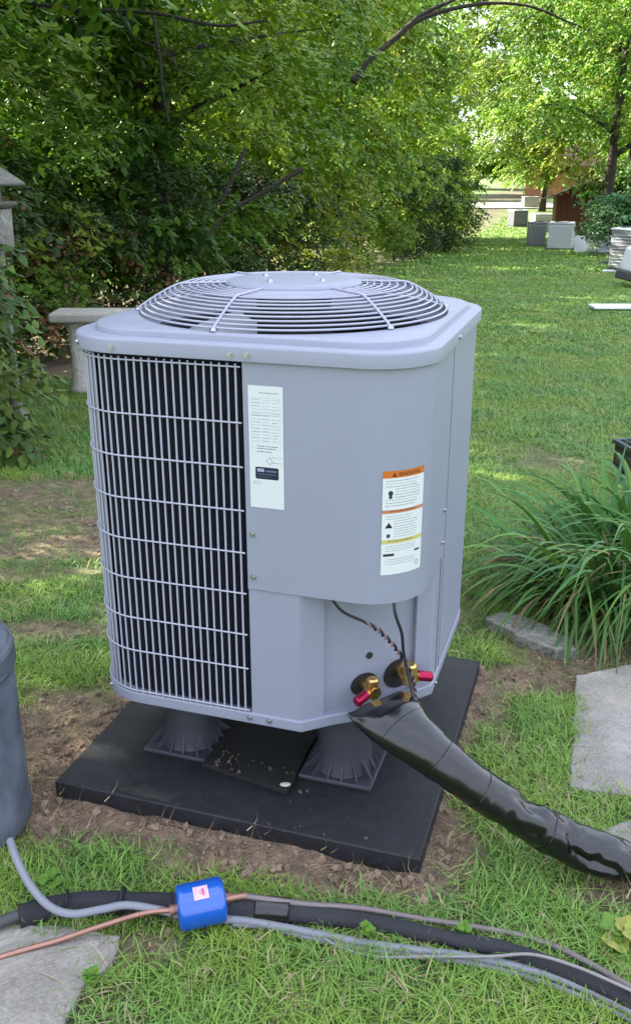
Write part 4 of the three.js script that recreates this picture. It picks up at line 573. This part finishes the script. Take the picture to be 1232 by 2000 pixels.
// ---------------------------------------------------------------- things far along the lawn
{
  const spot = (px, d) => [(px - 616) / CAM.f * d * ZS, -(d * ZS - 0.75) / cp];                // column in the picture, metres from the camera
  const light = std(C(0.50, 0.51, 0.55), 0.5), mid = std(C(0.16, 0.165, 0.18), 0.55), dk = std(C(0.05, 0.052, 0.056), 0.6), tan = std(C(0.34, 0.32, 0.28), 0.6);
  const old = (label, px, d, w, h, dp, turn, body, face, top, tilt = 0) => {
    const [x, z] = spot(px, d), u = thing('old_condenser', label, 'air conditioner', x, gy(x, z) - 0.01, z, turn, 'old condensers standing on the far lawn'); u.rotation.z = tilt;
    part('base', boxAt(w + 0.02, 0.06, dp + 0.02, 0, 0.03, 0, 0.01), dk, u); part('cabinet', boxAt(w, h - 0.1, dp, 0, (h - 0.1) / 2 + 0.06, 0, 0.03), body, u); part('top', boxAt(w + 0.03, 0.05, dp + 0.03, 0, h - 0.015, 0, 0.02), top, u);
    for (let k = 0; k < 10; k++) part('louver', boxAt(w * 0.82, 0.012, 0.014, 0, 0.14 + (h - 0.28) * k / 9, dp / 2 + 0.004, 0.004), face, u);
    const t = new THREE.TorusGeometry(Math.min(w, dp) * 0.36, 0.012, 6, 32); t.rotateX(Math.PI / 2); t.translate(0, h + 0.015, 0); part('fan_ring', t, dk, u);
  };
  old('light grey old condenser with a dark side, biggest of the far row', 1094, 25.5, 0.72, 0.80, 0.62, -0.35, light, light, light);
  old('dark louvered old condenser next to the light grey one', 1046, 27, 0.52, 0.74, 0.5, 0, mid, dk, mid);
  old('dark old condenser standing alone nearest the hedge', 1010, 37, 0.68, 0.72, 0.6, 0.3, dk, mid, light);
  old('pale grey old condenser behind the dark louvered one', 1056, 34, 0.78, 0.72, 0.7, 0.1, light, mid, light);
  old('tan grey box condenser at the sunlit end of the lawn', 1034, 47, 0.85, 0.62, 0.6, 0, tan, tan, tan);
  old('low pale condenser under the drooping fern shrub', 1172, 24, 0.60, 0.58, 0.5, 0.5, light, mid, light);
  old('tall dark condenser with light face below the fern shrub', 1222, 19, 0.62, 0.92, 0.6, -0.7, mid, light, light);
  { const [x, z] = spot(1135, 24.5), c = thing('loose_panel', 'pale loose sheet metal panel leaning between old condensers', 'panel', x, gy(x, z), z, 0.3); const g = boxAt(0.42, 0.5, 0.02, 0, 0.25, 0, 0.006); g.rotateX(-0.35); part('sheet', g, light, c); part('flange', boxAt(0.42, 0.03, 0.10, 0, 0.016, 0.06, 0.006), light, c); }
  { const [x, z] = spot(1236, 15.6), c = thing('tipped_condenser', 'white condenser shell tipped over on a dark base at the lawn side', 'air conditioner', x, gy(x, z) + 0.02, z, -0.5); const a = boxAt(0.62, 0.42, 0.6, 0, 0.40, 0, 0.05), b2 = boxAt(0.70, 0.16, 0.66, 0.02, 0.12, 0, 0.03); a.rotateZ(-0.22); b2.rotateZ(-0.22); a.translate(0, 0.06, 0); b2.translate(0, 0.06, 0); part('shell', a, std(C(0.62, 0.63, 0.66), 0.45), c); part('base', b2, dk, c); }
  { const a = GT(1153, 606), m = part('white_board', boxAt(1.2, 0.035, 0.34, 0.6, 0, 0, 0.008), std(C(0.82, 0.82, 0.80), 0.6), scene); m.position.set(a.x, gy(a.x, a.z) + 0.055, a.z); tag(m, 'white board lying flat on the lawn', 'board'); }
  { const [x, z] = spot(1180, 20.5), m = part('scrap_block', boxAt(0.26, 0.09, 0.2, 0, 0.045, 0, 0.02), dk, scene); m.position.set(x, gy(x, z), z); tag(m, 'small dark scrap block on the far lawn', 'scrap'); }
  { const [x, z] = spot(1188, 18.5), m = part('white_scrap', boxAt(0.24, 0.04, 0.2, 0, 0.03, 0, 0.01), light, scene); m.position.set(x, gy(x, z), z); tag(m, 'small white scrap lying by the tall dark condenser', 'scrap'); }
  { // dark crate behind the tall grass
    const p = GT(1215, 935), c = thing('plastic_crate', 'black plastic crate with a brown stake behind the tall grass', 'crate', p.x + 0.13, p.y - 0.01, p.z, 0.2); c.scale.setScalar(0.8);
    part('crate_wall', mergeGeometries([boxAt(0.36, 0.24, 0.02, 0, 0.12, 0.14), boxAt(0.36, 0.24, 0.02, 0, 0.12, -0.14), boxAt(0.02, 0.24, 0.26, 0.17, 0.12, 0), boxAt(0.02, 0.24, 0.26, -0.17, 0.12, 0)]), M.dark, c); part('rim', mergeGeometries([boxAt(0.40, 0.03, 0.03, 0, 0.25, 0.15), boxAt(0.40, 0.03, 0.03, 0, 0.25, -0.15), boxAt(0.03, 0.03, 0.30, 0.18, 0.25, 0), boxAt(0.03, 0.03, 0.30, -0.18, 0.25, 0)]), std(C(0.03, 0.045, 0.055), 0.5), c); part('stake', boxAt(0.045, 0.26, 0.03, 0.0, 0.13, 0.172), std(C(0.12, 0.045, 0.03), 0.8), c); }
  { // red shed
    const [x, z] = spot(1168, 31), y = gy(x, z), s = thing('red_shed', 'red timber shed with a grey shingled gable roof beside the lawn', 'shed', x, y - 0.03, z, -0.35), red = std(C(0.22, 0.070, 0.040), 0.85, { map: rep(grain, 2) }), roofM = std(C(0.26, 0.24, 0.24), 0.9, { map: rep(grain, 3) }), post = std(C(0.30, 0.21, 0.08), 0.85);
    const w = 2.9, dp = 3.2, eh = 1.5, rh = 2.05;
    for (let k = 0; k < 14; k++) { const px = -w / 2 + (k + 0.5) * w / 14, top = lerp(eh, rh, 1 - Math.abs(px) / (w / 2)); part('front_board', boxAt(w / 14 - 0.012, top, 0.03, px, top / 2, dp / 2, 0.005), red, s); }
    part('core', prism([[-w / 2 + 0.02, dp / 2 - 0.02], [w / 2 - 0.02, dp / 2 - 0.02], [w / 2 - 0.02, -dp / 2], [-w / 2 + 0.02, -dp / 2]], 0, eh - 0.02), std(C(0.06, 0.03, 0.02), 0.9), s);
    for (const q of [-1, 1]) { for (let k = 0; k < 6; k++) { const t = (k + 0.5) / 6, a = Math.atan2(rh - eh, w / 2); const g = boxAt((w / 2 + 0.4) / 6 / Math.cos(a) + 0.05, 0.03, dp + 0.7, 0, 0, 0, 0.006); g.rotateZ(-q * (a - 0.03)); g.translate(q * t * (w / 2 + 0.4), rh + 0.07 - t * (w / 2 + 0.4) * (rh - eh) / (w / 2), 0.1); part('shingle_course', g, roofM, s); } part('corner_post', boxAt(0.12, eh, 0.12, q * (w / 2 + 0.02), eh / 2, dp / 2 + 0.02, 0.01), post, s); }
    part('door', boxAt(0.8, 1.35, 0.03, 0.2, 0.68, dp / 2 + 0.035, 0.008), std(C(0.05, 0.03, 0.02), 0.8), s);
  }
  { // house far off
    const [x, z] = spot(1100, 60), y = gy(x, z), s = thing('orange_house', 'sunlit orange brick house with brown roof far beyond the lawn', 'house', x, y - 0.4, z, 0.15), wall = std(C(0.50, 0.20, 0.075), 0.9, { map: rep(grain, 2) });
    part('wall', boxAt(7, 2.3, 5, 1.5, 1.15, 0, 0.02), wall, s); const roof = prism([[-2.4, 2.9], [5.4, 2.9], [5.4, -2.9], [-2.4, -2.9]], 0, 0.18); roof.translate(0, 2.3, 0); part('roof', mergeGeometries([roof, ...[-1, 1].map(q => { const g = new THREE.BoxGeometry(7.8, 0.15, 3.5); g.rotateX(q * 0.5); g.translate(1.5, 3.2, q * 1.5); return g.toNonIndexed(); })].map(g => { const h = g.index ? g.toNonIndexed() : g; h.deleteAttribute('uv'); return h; })), std(C(0.15, 0.08, 0.05), 0.9), s);
    for (const q of [3.9]) { const f = part('window', boxAt(1.0, 1.1, 0.06, q, 1.3, 2.53, 0.01), std(C(0.7, 0.7, 0.68), 0.6), s); part('pane', boxAt(0.84, 0.94, 0.02, q, 1.3, 2.565, 0.005), std(C(0.03, 0.04, 0.05), 0.1), f); }
  }
  { // pale sunlit drive at the end
    const g = new THREE.PlaneGeometry(60, 5, 60, 6); g.rotateX(-Math.PI / 2); const q = g.attributes.position; for (let i = 0; i < q.count; i++) { const X = q.getX(i) + 20, Z = q.getZ(i) - 51 * ZS; q.setXYZ(i, X, gy(X, Z) + 0.06, Z); } g.computeVertexNormals(); structure('driveway', g, std(C(0.52, 0.50, 0.46), 0.9, { map: rep(grain, 20) }), 'pale sunlit driveway across the end of the lawn', 'driveway');
  }
  // fern like shrub and bright bush by the shed
  const fp = spot(1190, 22.5); tree('fern_shrub', 'drooping dark green fern like shrub above the old condensers', 'shrub', { x: fp[0] + 0.3, z: fp[1], h: 1.55, base: 0.75, R: 0.95, n: 26, m: 22, tint: [0.06, 0.15, 0.045], seed: 610, spray: 1, leaf: 1.3, clump: 0.34, full: 1, limbs: 6, tr: 0.03 });
  const bp = spot(1168, 27.5); tree('bright_bush', 'bright green bush in front of the red shed roof', 'shrub', { x: bp[0] + 0.5, z: bp[1], h: 2.6, base: 1.0, R: 1.1, n: 40, m: 24, tint: [0.12, 0.21, 0.025], seed: 611, spray: 0, leaf: 1.3, clump: 0.36, limbs: 6, tr: 0.03 });
}
// ---------------------------------------------------------------- broad leaved weeds and fallen leaves
{
  const r = rng(91), weedMat = [leafMat(C(0.13, 0.26, 0.035), 0.3, 0.6), leafMat(C(0.34, 0.36, 0.08), 0.3, 0.6)];
  const leafG = (() => { const pos = [0, 0, 0], idx = [], n = 14; for (let i = 0; i <= n; i++) { const a = lerp(-2.7, 2.7, i / n), k = 0.5 * (1 + 0.12 * Math.cos(a * 5)); pos.push(0.45 + Math.cos(a) * k, 0.10 * Math.cos(a * 3) - 0.1 * Math.cos(a), Math.sin(a) * k); if (i) idx.push(0, i + 1, i); } const g = new THREE.BufferGeometry(); g.setAttribute('position', new THREE.Float32BufferAttribute(pos, 3)); g.setIndex(idx); g.computeVertexNormals(); return g; })();
  for (const [px, py, n, s, k, h, w] of [[1212, 1848, 7, 0.055, 1, 0.05, 'yellowing broad leaved weed beside the pipes'], [182, 1935, 9, 0.020, 0, 0.045, 'small green weed at the edge of the paving under the copper pipe'], [716, 1842, 5, 0.022, 0, 0.05, 'small green weed growing up against the pale wire'], [905, 1842, 6, 0.022, 0, 0.055, 'small green weed growing between the foam pipe and the conduit'], [100, 1735, 6, 0.03, 0, 0.035, 'small green weed under the grey conduit near the canister']]) {
    const p = G(px, py), t = thing('broad_weed', w, 'weed', p.x, 0, p.z); part('stem', bar(V(0, -0.01, 0), V(0, h, 0), 0.002, 6), weedMat[0], t);
    for (let i = 0; i < n; i++) { const m = part('leaf', leafG, weedMat[k && r() < 0.8 ? 1 : 0], t); m.position.set(0, h * (0.5 + r() * 0.5), 0); m.rotation.order = 'YXZ'; m.rotation.y = i / n * 6.28 + r() * 0.6; m.rotation.z = 0.35 - r() * 0.5; m.scale.setScalar(s * (0.7 + r() * 0.5)); }
  }
  const litter = []; for (let i = 0; i < 260; i++) { const q = i < 60 ? GT(985 + (r() - 0.5) * 70, 1095 + (r() - 0.5) * 50) : i < 120 ? G(1050 + (r() - 0.5) * 130, 1330 + (r() - 0.5) * 80) : G(r() * 1232, 1250 + r() * 700); if (i > 119 && (padDist(q.x, q.z) < 0.02 || canDist(q.x, q.z) < 0.02 || r() > 0.3)) continue; const v = 0.6 + r() * 0.7; litter.push({ x: q.x, y: q.y + 0.012 + r() * 0.02, z: q.z, ry: r() * 6.28, rx: (r() - 0.5) * 0.8, rz: (r() - 0.5) * 0.8, s: 0.005 + r() * 0.009, sx: 0.6, sy: 1, c: i < 60 ? C(0.42 * v, 0.17 * v, 0.06 * v) : C(0.30 * v, 0.21 * v, 0.11 * v) }); }
  const lg = new THREE.Group(); lg.name = 'fallen_leaves'; scene.add(tag(lg, 'small dry brown fallen leaves and chips on the ground', 'leaves', null, 'stuff')); instanced('leaf_scraps', leafG, std(C(1, 1, 1), 0.8, { side: THREE.DoubleSide }), litter, lg);
}
renderer.render(scene, camera);
